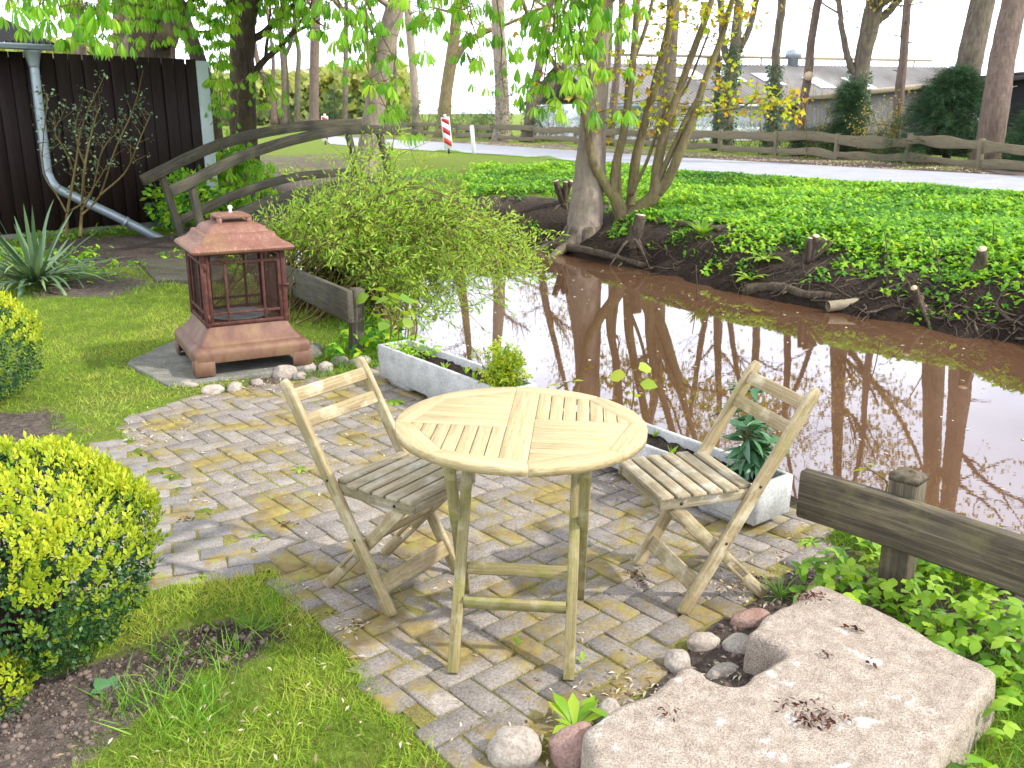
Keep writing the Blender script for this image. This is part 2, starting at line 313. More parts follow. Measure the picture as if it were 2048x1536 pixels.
    def prism(s, poly, z0, z1, ch=.0015, rnd=None, gdir=(1, 0), mi=0):
        P = np.asarray(poly, float)[:, :2]; P = P[np.linalg.norm(P-np.roll(P, 1, 0), axis=1) > .0035]
        if ((P*np.roll(P, -1, 0)[:, ::-1]*[1, -1]).sum()) < 0: P = P[::-1]
        c = P.mean(0); e = nrm(np.roll(P, -1, 0)-P); nn = np.column_stack([e[:, 1], -e[:, 0]])
        v = -(nn+np.roll(nn, 1, 0)); v = v/np.maximum(.3, (v*-nn).sum(1, keepdims=True))
        Q = P+v*ch; z = lambda a, b: np.column_stack([a, np.full(len(a), b)])
        rs = [z(P, z0), z(P, z1-ch), z(Q, z1)]; V = np.concatenate(rs); n = len(P)
        i = np.arange(2)[:, None]*n; j = np.arange(n)[None, :]; jn = (j+1) % n
        g = np.array(gdir, float); of = rng.random(3)*9
        G = np.column_stack([V[:, :2]@g, V[:, :2]@np.array([-g[1], g[0]]), V[:, 2]])+of
        s.add(V, [np.stack([i+j, i+jn, i+n+jn, i+n+j], -1).reshape(-1, 4), np.arange(n)[::-1][None, :], (np.arange(n)+2*n)[None, :]], rnd, G, mi)
    def scatter(s, tpl, pos, fwd, up, scale, rnd, mi=0):
        """many copies of a small template (x along fwd, z along up)"""
        TV, TF = tpl; pos = np.asarray(pos, float); N = len(pos)
        if N == 0: return
        X = nrm(fwd); Z = np.asarray(up, float)*np.ones((N, 1)); Z = nrm(Z-(Z*X).sum(1, keepdims=True)*X); Y = np.cross(Z, X)
        sc = (np.ones(N)*scale)[:, None, None]
        V = (TV[None, :, 0:1]*X[:, None]+TV[None, :, 1:2]*Y[:, None]+TV[None, :, 2:3]*Z[:, None])*sc+pos[:, None]
        k = len(TV); off = (np.arange(N)*k)[:, None, None]
        s.add(V.reshape(-1, 3), [(f[None]+off).reshape(-1, f.shape[1]) for f in TF], np.repeat(np.ones(N)*rnd, k), None, mi)
    def build(s, name, mats, parent=None, loc=None, smooth=False, angle=None, local=False):
        if not isinstance(mats, (list, tuple)): mats = [mats]
        me = bpy.data.meshes.new(name)
        V = np.concatenate(s.V); G = np.concatenate(s.G); Rn = np.concatenate(s.Rn)
        if loc is not None and not local: V = V-np.asarray(loc)
        elif parent is not None and not local: V = V-np.asarray(ORG[parent.name])
        me.vertices.add(len(V)); me.vertices.foreach_set('co', V.astype(np.float32).ravel())
        nl = sum(f.size for f, _ in s.F); npz = sum(len(f) for f, _ in s.F)
        me.loops.add(nl); me.polygons.add(npz)
        me.loops.foreach_set('vertex_index', np.concatenate([f.ravel() for f, _ in s.F]).astype(np.int32))
        tot = np.concatenate([np.full(len(f), f.shape[1]) for f, _ in s.F]); st = np.concatenate([[0], np.cumsum(tot)[:-1]])
        me.polygons.foreach_set('loop_start', st.astype(np.int32))
        me.polygons.foreach_set('material_index', np.concatenate([np.full(len(f), mi) for f, mi in s.F]).astype(np.int32))
        me.update(calc_edges=True)
        a = me.attributes.new('rnd', 'FLOAT', 'POINT'); a.data.foreach_set('value', Rn.astype(np.float32))
        a = me.attributes.new('gco', 'FLOAT_VECTOR', 'POINT'); a.data.foreach_set('vector', G.astype(np.float32).ravel())
        for m in mats: me.materials.append(MAT[m])
        if smooth:
            me.polygons.foreach_set('use_smooth', np.ones(npz, bool))
            if angle: me.set_sharp_from_angle(angle=R(angle))
        o = bpy.data.objects.new(name, me); C.objects.link(o)
        if loc is not None: o.location = loc
        if parent is not None: o.parent = parent
        ORG[o.name] = ORG[parent.name] if parent is not None else (np.asarray(loc, float) if loc is not None else np.zeros(3))
        return o
ORG = {}
def tag(o, label, cat, group=None):
    o['label'] = label; o['category'] = cat
    if group: o['group'] = group
    return o
def thing(name, label, cat, loc, rz=0, group=None):
    o = bpy.data.objects.new(name, None); C.objects.link(o); o.location = loc; o.rotation_euler = (0, 0, rz); o.empty_display_size = .1
    ORG[o.name] = np.asarray(loc, float); return tag(o, label, cat, group)
def struct(o): o['kind'] = 'structure'; return o
def stuff(o): o['kind'] = 'stuff'; return o
def dup(root, loc, rz, label):
    r = root.copy(); C.objects.link(r); r.location = loc; r.rotation_euler = (0, 0, rz); r['label'] = label
    for ch in list(root.children):
        c = ch.copy(); C.objects.link(c); c.parent = r
        for g in ch.children:
            d = g.copy(); C.objects.link(d); d.parent = c
    return r

# ---------------------------------------------------------------- leaf templates
def strip(L, Wd, n=3, fold=.15, bend=.0, prof=None):
    t = np.linspace(0, 1, n+1); w = Wd/2*(np.sin(np.pi*np.clip(t, .03, .985)**.85) if prof is None else np.interp(t, *prof))
    z = -bend*L*t**2; x = L*t*(1-.3*bend*t)
    V = []
    for i in range(n+1): V += [(x[i], -w[i], z[i]+fold*w[i]), (x[i], 0, z[i]), (x[i], w[i], z[i]+fold*w[i])]
    F = []
    for i in range(n): a = 3*i; F += [(a, a+3, a+4, a+1), (a+1, a+4, a+5, a+2)]
    return np.array(V), [np.array(F)]
def merge(parts):
    V = []; F = {}; k = 0
    for v, fs in parts:
        for f in fs: F.setdefault(f.shape[1], []).append(f+k)
        V.append(v); k += len(v)
    return np.concatenate(V), [np.concatenate(f) for f in F.values()]
def rotv(tp, rz=0, ry=0, rx=0, t=(0, 0, 0)):
    M = np.array(Matrix.Rotation(rz, 3, 'Z') @ Matrix.Rotation(ry, 3, 'Y') @ Matrix.Rotation(rx, 3, 'X')); return tp[0]@M.T+np.array(t), tp[1]
OBOV = ([0, .15, .4, .68, .88, 1], [.08, .25, .65, 1, .7, .04])
def palmate(k, L, Wd, droop, fan=3.6):
    ps = []
    for i in range(k):
        a = (i-(k-1)/2)*(fan/(k-1)); l = L*(1-.08*abs(i-(k-1)/2))
        ps.append(rotv(strip(l, Wd, 4, .35, .35, OBOV), a, droop+.35*(random.random()-.5), 0))
    return merge(ps)
CHEST = palmate(6, .20, .042, .75)
CHEST2 = palmate(5, .19, .042, 1.1, 4.2)
OVAL = strip(1, .55, 2, .2, .1)
NARROW = strip(1, .24, 2, .15, .2)
TRI = merge([rotv(strip(1, .7, 2, .15, .15), a, .1, 0) for a in (-1.15, 0, 1.15)])
def star():
    r = [1, .45, .8, .42, .55, .2, .55, .42, .8, .45]; a = np.linspace(0, 2*np.pi, 10, endpoint=False)
    V = np.concatenate([[[0, 0, .0]], np.column_stack([.55+np.array(r)*np.cos(a)*.6, np.array(r)*np.sin(a)*.6, -.12*np.array(r)])])
    return V, [np.array([(0, i+1, (i+1) % 10+1) for i in range(10)])]
MAPLE = star()
BLADE = (np.array([(-.02, 0, 0), (.02, 0, 0), (-.017, .06, .45), (.017, .06, .45), (0, .25, 1.0)]), [np.array([(0, 1, 3, 2)]), np.array([(2, 3, 4)])])
SPRIG = merge([rotv(strip(1, .42, 1, .2, .1), a, e, 0, (k*.35, 0, 0)) for k, (a, e) in enumerate([(.7, -.2), (-.7, -.2), (.6, .3), (-.6, .2), (0, 0)])])
SHOOT = merge([rotv(strip(.75, .42, 2, .2, .15), a, e, 0, (k*.22, 0, 0)) for k, (a, e) in enumerate([(.8, -.2), (-.8, .2), (.7, .5), (-.7, -.5), (0, .3), (.2, -.1)])])
def rdir(N, zmin=-1, zmax=1):
    z = rng.uniform(zmin, zmax, N); a = rng.uniform(0, 2*np.pi, N); r = np.sqrt(1-z*z); return np.column_stack([r*np.cos(a), r*np.sin(a), z])
def curve(p0, p1, sag, n=7, wob=.0):
    t = np.linspace(0, 1, n)[:, None]; P = np.asarray(p0)*(1-t)+np.asarray(p1)*t; P[:, 2] += (4*sag*t*(1-t))[:, 0]
    if wob: P[1:-1] += rng.normal(0, wob, (n-2, 3))
    return P
def resamp(P, n):
    P = np.asarray(P, float); m = len(P); t = np.linspace(0, m-1, n); i = np.clip(t.astype(int), 0, m-2); f = (t-i)[:, None]
    Pm = np.vstack([2*P[0]-P[1], P, 2*P[-1]-P[-2]]); a, b, c, d = Pm[i], Pm[i+1], Pm[i+2], Pm[i+3]
    return .5*(2*b+(c-a)*f+(2*a-5*b+4*c-d)*f**2+(3*b-a-3*c+d)*f**3)

# ================================================================ THE SETTING: terrain, water, road
SN = [(4.6, -2.0), (3.3, 1.6), (2.35, 2.95), (1.5, 3.95), (.35, 5.35), (-.75, 6.75), (-1.35, 8.3), (-2.2, 10.2), (-3.2, 12.0), (-4.2, 14.2), (-6.0, 17.5), (-9.5, 21.5)]
SF = [(-7.2, 22.5), (-4.6, 18.6), (-3.2, 16.6), (-2.0, 16.0), (-1.1, 16.8), (-.1, 16.9), (.6, 16.3), (1.3, 14.9), (2.0, 13.4), (3.5, 11.2), (4.35, 10.2), (5.1, 9.0), (6.6, 6.6), (9.5, 1.5), (12, -3)]
STREAM = SN+SF
PATIO = [(-2.15, 5.5), (-2.3, 5.15), (-1.95, 4.62), (-1.53, 4.09), (-.84, 3.18), (-.49, 2.63), (-.17, 2.22), (.02, 2.05), (.24, 2.33), (.5, 2.62), (.66, 2.84), (.93, 3.08), (1.1, 3.3), (1.33, 3.45), (1.36, 3.78), (1.14, 4.08), (.3, 5.1), (-.6, 6.2), (-.82, 6.42), (-1.1, 6.28), (-1.35, 6.08), (-1.7, 5.95), (-1.95, 5.72)]
PATH = [(-2.35, 4.4), (-2.5, 2.8), (-1.43, 3.17), (-.95, 3.33), (-1.2, 3.66), (-1.55, 4.09), (-1.97, 4.62), (-2.28, 5.0)]
SLAB_PX = [(1169, 1456), (1251, 1398), (1314, 1382), (1337, 1351), (1384, 1319), (1427, 1355), (1441, 1366), (1478, 1365), (1568, 1300), (1490, 1261), (1548, 1214), (1572, 1206), (1615, 1169), (1640, 1163), (1995, 1335), (1985, 1362), (1890, 1500), (1800, 1640), (1430, 1760), (1190, 1560)]
SLAB = [tuple(at(a, b, .17)[:2]) for a, b in SLAB_PX]
def nearside(P): return dpoly(P, SN, False) < dpoly(P, SF, False)
def zfun(P):
    P = np.asarray(P, float)[..., :2]; x, y = P[..., 0], P[..., 1]
    sd = sdpoly(P, STREAM); nr = nearside(P)
    q = np.stack([x*.9, y*.9, 0*x], -1); q2 = np.stack([x*5, y*5, 0*x+3], -1); q3 = np.stack([x*1.6, y*1.6, 0*x+9], -1)
    wob = .10*fbm(q3, 2)
    a = -.95+.95*sm(sd+wob*.3, -.32, .06)
    s2 = sd+wob*2.2
    b = -1.0+.62*sm(s2, -.5, .05)+.30*sm(s2, .0, .55)+.22*sm(s2, .35, 1.1)+.10*sm(s2, .8, 2.6)+.26*sm(s2, 3.5, 6.5)
    h = np.where(nr, a, b)
    inner = np.minimum(sdpoly(P, PATIO), sdpoly(P, PATH))
    h = h+np.where(nr, .02, .05)*fbm(q, 2)*sm(sd, .2, 1.5)+.012*fbm(q2, 2)*sm(inner, 0, .15)
    h = h-.035*(1-sm(inner, -.08, .02))
    h = np.where(nr & (sd > 0) & (inner > 0), h+.012*sm(inner, 0, .25), h)
    h = h-.0022*np.clip(y-26, 0, 400)*(1-nr)+.0*x
    return np.where(y > 60, np.clip(h, -.2, 9), h)
RD_A = [at(x, y, .5)[:2] for x, y in [(2600, 412), (2048, 383), (1700, 361), (1348, 338), (1000, 309), (820, 299), (660, 288)]]
RD_B = [at(x, y, .5)[:2] for x, y in [(2600, 376), (2048, 352), (1700, 334), (1348, 314), (1000, 291), (820, 281), (640, 271)]]
def gp(px, py):
    d = ray(px, py); t = np.linspace(1.5, 60, 3000)[:, None]; P = np.array([0, 0, CAM_H])+d*t; h = np.maximum(zfun(P), -.5); i = int(np.argmax(P[:, 2] <= h)); return P[i]
def grid_axis(lo, hi, st, far_lo, far_hi):
    a = list(np.arange(lo, hi+st/2, st)); d = st
    while a[-1] < far_hi: d *= 1.25; a.append(a[-1]+d)
    d = st
    while a[0] > far_lo: d *= 1.25; a.insert(0, a[0]-d)
    return np.array(a)
gx = grid_axis(-7.5, 9, .1, -900, 900); gy = grid_axis(1.0, 21, .1, -60, 1500)
GX, GY = np.meshgrid(gx, gy); GP = np.stack([GX, GY], -1); GZ = zfun(GP)
roadm = inpoly(GP, RD_A+RD_B[::-1]); GZ = np.where(dpoly(GP, RD_A+RD_B[::-1]) < .25, np.minimum(GZ, .485), GZ); GZ = np.where(roadm, .47, GZ); _nr = ~nearside(GP)&(GZ<.485)&(sdpoly(GP, STREAM)>1.2); GZ = np.where(_nr, GZ+(.485-GZ)*(1-sm(dpoly(GP, RD_A+RD_B[::-1]), .25, 1.1)), GZ)
mb = MB(); nx, ny = len(gx), len(gy); i = np.arange(ny-1)[:, None]*nx; j = np.arange(nx-1)[None, :]
mb.add(np.stack([GX, GY, GZ], -1).reshape(-1, 3), [np.stack([i+j, i+j+1, i+j+nx+1, i+j+nx], -1).reshape(-1, 4)])
ground = struct(mb.build('ground', 'ground', smooth=True))
sdg = sdpoly(GP, STREAM); nrg = nearside(GP)
def blob(cx, cy, r, s=.5): return s*np.exp(-(((GX-cx)**2+(GY-cy)**2)/(r*r)))
SOILB = [(-1.42, 2.3, .24, 1.0), (-1.22, 2.52, .2, .8), (-1.0, 2.82, .20, .62), (-1.45, 2.0, .25, .7), (-.85, 2.72, .14, .35), (-4.3, 9.4, .6, .9), (-3.2, 9.3, .9, .15), (-5.0, 12.2, 1.6, 1.0), (-4.2, 11.4, .7, .5), (-2.3, 10.5, .8, .5), (-3.0, 5.0, .45, .6), (-2.7, 4.9, .3, .4), (.75, 2.75, .45, .9), (1.2, 3.3, .3, .6), (.1, 2.15, .25, .6), (-1.5, 6.1, .5, .6), (1.75, 2.9, .35, .7), (-4.0, 20.0, 2.4, .6), (-2.5, 22, 1.6, .35), (-5.5, 23, 2.2, .4), (-6.5, 28.0, 3.2, .55), (-4.3, 24.5, 1.8, .4)]
soil = np.where(nrg, .95*(1-sm(sdg, .0, .35)), 1.0*(1-sm(sdg, .9, 1.6)))
for b in SOILB: soil = soil+blob(*b)
_rb = np.array(RD_B); soil = soil+.75*((GY > np.interp(GX, _rb[::-1][:, 0], _rb[::-1][:, 1])-.2) & (GY < np.interp(GX, _rb[::-1][:, 0], _rb[::-1][:, 1])+6) & (GX > -9) & (GX < 40)); soil = np.clip(soil+.08, 0, 1); wet = (1-sm(sdg, .05, np.where(nrg, .3, 1.6)))
wet = np.clip(np.maximum(wet, blob(-1.0, 2.78, .26, .9)+blob(-5, 12.2, 1.6, .5)+blob(.75, 2.75, .4, .3)+.0*GX), 0, 1)
for nm, arr in (('soil', soil), ('wet', wet), ('far', GY*0)):
    a = ground.data.attributes.new(nm, 'FLOAT', 'POINT'); a.data.foreach_set('value', arr.astype(np.float32).ravel())
mb = MB(); wx = np.linspace(-14, 16, 31); wy = np.linspace(-6, 26, 33); WX, WY = np.meshgrid(wx, wy); i = np.arange(32)[:, None]*31; j = np.arange(30)[None, :]
mb.add(np.stack([WX, WY, 0*WX-.5], -1).reshape(-1, 3), [np.stack([i+j, i+j+1, i+j+32, i+j+31], -1).reshape(-1, 4)])
struct(mb.build('stream_water', 'muddy_water', smooth=True))
mb = MB(); ra = np.array([(*p, .5) for p in RD_A]); rb = np.array([(*p, .5) for p in RD_B]); n = len(ra); ii = np.arange(n-1)[:, None]
mb.add(np.concatenate([ra, rb]), [np.hstack([ii, ii+1, ii+1+n, ii+n])]); struct(mb.build('road', 'road'))

# patio: herringbone of single blocks, laid along the measured joints
TH = .7226; EA = np.array([math.cos(TH), math.sin(TH)]); EB = np.array([math.sin(TH), -math.cos(TH)]); O0 = at(900+720/5.12, 1200+300/5.12)[:2]
def paver(mb, c, u, v, a, b, z, jit=.0025, tilt=.006):
    rz = random.gauss(0, .006); u2 = u*math.cos(rz)+v*math.sin(rz); v2 = v*math.cos(rz)-u*math.sin(rz)
    a2, b2 = a/2-.0035-abs(random.gauss(0, .0012)), b/2-.0035-abs(random.gauss(0, .0012)); zz = z+random.gauss(0, jit)
    tx, ty = random.gauss(0, tilt), random.gauss(0, tilt); ch = .0045; V = []
    for k, (dz, ins) in enumerate(((-.06, 0), (-ch, 0), (0, ch))):
        for sx, sy in ((-1, -1), (1, -1), (1, 1), (-1, 1)):
            p, q = sx*(a2-ins), sy*(b2-ins); V.append((*(c+u2*p+v2*q+rng.normal(0, .0014, 2)), zz+random.gauss(0, .0008)+dz+tx*p+ty*q))
    F = [(8, 9, 10, 11)]+[(k*4+i, k*4+(i+1) % 4, k*4+4+(i+1) % 4, k*4+4+i) for k in (0, 1) for i in range(4)]
    mb.add(V, [np.array(F)])
mb = MB()
for i in range(-60, 60):
    for j in range(-60, 60):
        k = (i-j) % 4
        if k == 0: c = O0+EA*.102*(i+1)+EB*.102*(j+.5); la, lb = .204, .102
        elif k == 2: c = O0+EA*.102*(i+.5)+EB*.102*j; la, lb = .102, .204
        else: continue
        if abs(c[0]) < 4 and inpoly(c, PATIO): paver(mb, c, EA, EB, la, lb, -.001)
struct(mb.build('patio_paving', 'paver'))
mb = MB(); mb.add([(*p, -.0085) for p in PATIO], [np.arange(len(PATIO))[None, :]]); struct(mb.build('patio_bedding', 'joint'))
mb = MB(); PU = np.array([math.cos(.35), math.sin(.35)]); PV = np.array([-PU[1], PU[0]]); PO = np.array([-1.412, 3.235])
for r in range(-3, 22):
    for k in range(-16, 6):
        c = PO+PU*(.205*(k+(.5 if r % 2 else 0)))+PV*(.104*(r+.5))
        if inpoly(c, PATH): paver(mb, c, PU, PV, .205, .104, .0015)
struct(mb.build('garden_path', 'path_stone'))
mb = MB(); mb.add([(*p, -.006) for p in PATH], [np.arange(len(PATH))[None, :]]); struct(mb.build('path_bedding', 'joint'))

# ================================================================ STONE SLAB WITH NOTCH, ROCKS, CONCRETE PAD
def slabmesh(poly, top, bot, r, amp, step=.016, seed=0, batter=.02):
    P = np.array(poly, float)
    if ((P*np.roll(P, -1, 0)[:, ::-1]*[1, -1]).sum()) < 0: P = P[::-1]
    out = []
    for k in range(len(P)):
        a, b = P[k], P[(k+1) % len(P)]; m = max(1, int(np.linalg.norm(b-a)/step)); out += [a+(b-a)*t/m for t in range(m)]
    O = np.array(out)
    for _ in range(3): O = .5*O+.25*np.roll(O, 1, 0)+.25*np.roll(O, -1, 0)
    e = nrm(np.roll(O, -1, 0)-np.roll(O, 1, 0)); nn = np.column_stack([e[:, 1], -e[:, 0]])
    O = O+nn*(.006*fbm(np.column_stack([O*22, np.zeros(len(O))])+seed, 2))[:, None]
    def wob(V, nv):
        return V+nv*(amp*fbm(V*16+seed, 3)+amp*1.5*vnoise(V*5+seed))[:, None]
    z3 = lambda Q, z: np.column_stack([Q, np.full(len(Q), z)]); N3 = np.column_stack([nn, np.zeros(len(nn))]); up = np.array([[0, 0, 1.]])
    rs = []; sts = np.linspace(1, 0, 6)
    for q in sts: rs.append(wob(z3(O+nn*batter*q, bot+(top-r-bot)*(1-q)), N3))
    for a in (.5, 1.0, 1.45): rs.append(wob(z3(O-nn*r*(1-math.cos(a)), top-r+r*math.sin(a)), N3*math.cos(a)+up*math.sin(a)))
    inner = O-nn*r*1.05; g0 = inner.min(0); g1 = inner.max(0)
    X, Y = np.meshgrid(np.arange(g0[0], g1[0], step*1.15), np.arange(g0[1], g1[1], step*1.15)); Q = np.column_stack([X.ravel(), Y.ravel()]); Q = Q+rng.normal(0, step*.2, Q.shape)
    Q = Q[sdpoly(Q, O) < -r*1.05-step*.5]
    pts = np.concatenate([O-nn*r*(1-math.cos(1.45)), Q]); n = len(O)
    vs, es, fs, *_ = geometry.delaunay_2d_cdt([Vector(p) for p in pts], [(k, (k+1) % n) for k in range(n)], [], 1, 1e-7)
    V2 = np.array([tuple(v) for v in vs]); T = np.array([f for f in fs if len(f) == 3])
    mb = MB(); mb.rings(rs, 0, (True, False), .5)
    ztop = wob(z3(V2, top), np.repeat(up, len(V2), 0)); ztop[:n] = rs[-1][:n] if len(V2) == len(pts) else ztop[:n]
    mb.add(ztop, [T], .5); return mb
o = slabmesh(SLAB, .17, -.05, .028, .0045, .014, 3, .012).build('stone_block', 'granite', loc=(.8, 2.2, 0), smooth=True)
tag(o, 'large pale granite block with a square notch in its edge, right foreground', 'stone block')
PAD = [tuple(at(a, b, .04)[:2]) for a, b in [(252, 724), (335, 772), (610, 735), (560, 655), (420, 650)]]
o = slabmesh(PAD, .045, -.06, .012, .003, .03, 11, .0).build('concrete_pad', 'slab_concrete', loc=(-1.95, 6.3, 0), smooth=True)
tag(o, 'mossy grey concrete slab lying under the rusty garden fireplace', 'paving slab')
def rock(name, mt, px, py, w, d, h, label, rz=0, seed=0, z=0, grp=None):
    c = at(px, py, z); V, F = ICO; k = seed*3.7
    nv = V*np.array([w/2, d/2, h/2]); nv = nv*(1+.16*fbm(V*1.3+k, 2)[:, None]+.04*fbm(V*4+k, 2)[:, None])
    nv = np.sign(nv)*np.abs(nv)**.88*np.array([w/2, d/2, h/2])**.12
    a = math.cos(rz), math.sin(rz); nv = np.column_stack([nv[:, 0]*a[0]-nv[:, 1]*a[1], nv[:, 0]*a[1]+nv[:, 1]*a[0], nv[:, 2]+h*.16])
    mb = MB(); mb.add(nv+c, [F], rng.random()); o = mb.build(name, mt, loc=tuple(c), smooth=True); return tag(o, label, 'rock', grp)
import bmesh
_b = bmesh.new(); bmesh.ops.create_icosphere(_b, subdivisions=4, radius=1); _b.verts.index_update(); ICO = (np.array([v.co[:] for v in _b.verts]), np.array([[v.index for v in f.verts] for f in _b.faces])); _b.free()
rock('rock', 'field_stone', 1355, 1330, .085, .085, .075, 'round tan cobble at the tip of the rocks beside the notched block', .3, 1)
rock('rock', 'field_stone', 1405, 1292, .11, .08, .07, 'greenish grey egg-shaped cobble behind the round tan one', .2, 2)
rock('rock', 'red_stone', 1500, 1248, .15, .09, .08, 'reddish oblong boulder between the right chair and the notched block', .25, 3)
rock('rock', 'field_stone', 1480, 1300, .12, .10, .07, 'pale flat-topped stone against the inner corner of the notch', .6, 4)
rock('rock', 'field_stone', 1447, 1350, .12, .07, .05, 'low grey stone lying inside the notch of the block', .4, 5)
rock('rock', 'field_stone', 1030, 1510, .145, .12, .12, 'big tan boulder at the bottom edge of the paving', .1, 6)
rock('rock', 'red_stone', 1150, 1510, .14, .12, .13, 'brown leaning boulder touching the left end of the granite block', .5, 7)
rock('rock', 'field_stone', 1218, 1440, .075, .07, .10, 'small pale grey stone standing behind the dandelion leaves', .5, 8)
rock('rock', 'red_stone', 1640, 1185, .10, .09, .07, 'smooth pinkish stone peeping over the far corner of the granite block', .5, 9)
FPR = [(375, 775, .16, .11, .07, 'flat yellowish stone at the front left foot of the fireplace'), (425, 785, .15, .10, .08, 'cream stone in front of the left fireplace foot'), (470, 778, .12, .09, .07, 'pale round stone left of centre in the row before the fireplace'),
       (515, 768, .11, .08, .05, 'small flat stone at the middle of the row before the fireplace'), (528, 748, .12, .09, .06, 'thin whitish stone tucked under the fireplace opening'), (570, 752, .17, .14, .12, 'largest round grey boulder before the fireplace'),
       (600, 755, .09, .08, .06, 'small tan stone leaning on the largest boulder'), (618, 740, .12, .1, .09, 'grey cobble by the right front foot of the fireplace'), (652, 740, .10, .09, .09, 'light knobbly cobble between fireplace and fence post'),
       (680, 730, .13, .1, .1, 'grey dome-shaped cobble in front of the left fence post'), (722, 728, .17, .11, .09, 'pinkish flat cobble beside the first trough'), (490, 755, .10, .08, .05, 'half buried stone in the gravel under the fireplace')]
for k, (px, py, w, d, h, lb) in enumerate(FPR): rock('rock', 'field_stone', px, py, w, d, h, lb, k*.7, 20+k)
rock('rock', 'slab_concrete', 618, 715, .22, .16, .16, 'squared concrete lump behind the right front foot of the fireplace', .45, 41)

# ================================================================ TABLE
tb = thing('round_table', 'round folding teak table with sun-bleached slatted top in the middle of the patio', 'table', (.0164, 2.86, 0), -.08)
tb.rotation_euler = (0, R(1.0), -.08)
TR, HT, TT = .405, .766, .026
def clip(poly, n, c):
    out = []
    for k in range(len(poly)):
        a, b = np.array(poly[k]), np.array(poly[(k+1) % len(poly)]); da, db = a@n-c, b@n-c
        if da <= 0: out.append(a)
        if da*db < 0: out.append(a+(b-a)*da/(da-db))
    return out
mb = MB(); oc = [(math.cos(a), math.sin(a)) for a in (np.arange(8)+.5)*math.pi/4+.12]; RI = .345
def octclip(q):
    for n_ in oc:
        q = clip(q, np.array(n_), RI*math.cos(math.pi/8)+.008)
        if len(q) < 3: return None
    return q
corn = [(RI+.008)*np.array([math.cos(k*math.pi/4+.12), math.sin(k*math.pi/4+.12)]) for k in range(8)]
for k in range(0, 8, 1):
    a0 = k*math.pi/4+.12; arc = [TR*np.array([math.cos(a), math.sin(a)]) for a in np.linspace(a0, a0+math.pi/4, 13)]
    cc = [corn[(k+1) % 8]*1.003, corn[k]*1.003]; md = a0+math.pi/8+math.pi/2; mb.prism(arc+cc, HT-TT, HT, .002, None, (math.cos(md), math.sin(md)))
pw = .043
def rect(x0, y0, x1, y1): return [(x0, y0), (x1, y0), (x1, y1), (x0, y1)]
def addp(x0, y0, x1, y1, gd, g=.0012):
    q = octclip(rect(x0+g, y0+g, x1-g, y1-g))
    if q and len(q) > 2: mb.prism(q, HT-TT+.003, HT-.0006, .0012, None, gd)
addp(-pw, -.42, pw, .42, (0, 1), .0002)
addp(-.42, -pw, -pw, pw, (1, 0), .0006); addp(pw, -pw, .42, pw, (1, 0), .0006)
for k in range(7):
    w = .0445
    addp(-pw-(k+1)*w, -.42, -pw-k*w, -pw, (0, 1), .0016); addp(pw+k*w, pw, pw+(k+1)*w, .42, (0, 1), .0016)
    addp(-.42, pw+k*w*1.05, -pw, pw+(k+1)*w*1.05, (1, 0), .0007); addp(pw, -pw-(k+1)*w*1.05, .42, -pw-k*w*1.05, (1, 0), .0007)
mb.build('tabletop', 'teak_top', tb, local=True)
def onepart(name, mt, par, segs, side, **kw):
    mb = MB()
    for p0, p1, w, h in segs: mb.beam(p0, p1, w, h, side, **kw)
    return mb.build(name, mt, par, local=True)
for fw, y0, y1 in ((.185, -.265, .20), (.213, .265, -.20)):
    for sx in (-1, 1):
        onepart('leg', 'teak_leg', tb, [((sx*fw, y0, 0), (sx*fw, y1, HT-TT-.003), .036, .028)], (1, 0, 0), ch=.003)
for fw, y0, y1, z, nm in ((.185, -.265, .20, .19, 'stretcher'), (.213, .265, -.20, .145, 'stretcher')):
    y = y0+(y1-y0)*z/HT; onepart(nm, 'teak_leg', tb, [((-fw+.0182, y, z), (fw-.0182, y, z), .018, .045)], (0, 1, .4 if y0 < 0 else -.4))
for y, w in ((-.215, .225), (.215, .20)): onepart('apron', 'teak_leg', tb, [((-w, y, HT-TT-.022), (w, y, HT-TT-.022), .02, .038)], (0, 1, 0))
for x in (-.25, .25): onepart('apron', 'teak_leg', tb, [((x, -.2, HT-TT-.018), (x, .2, HT-TT-.018), .02, .03)], (1, 0, 0))

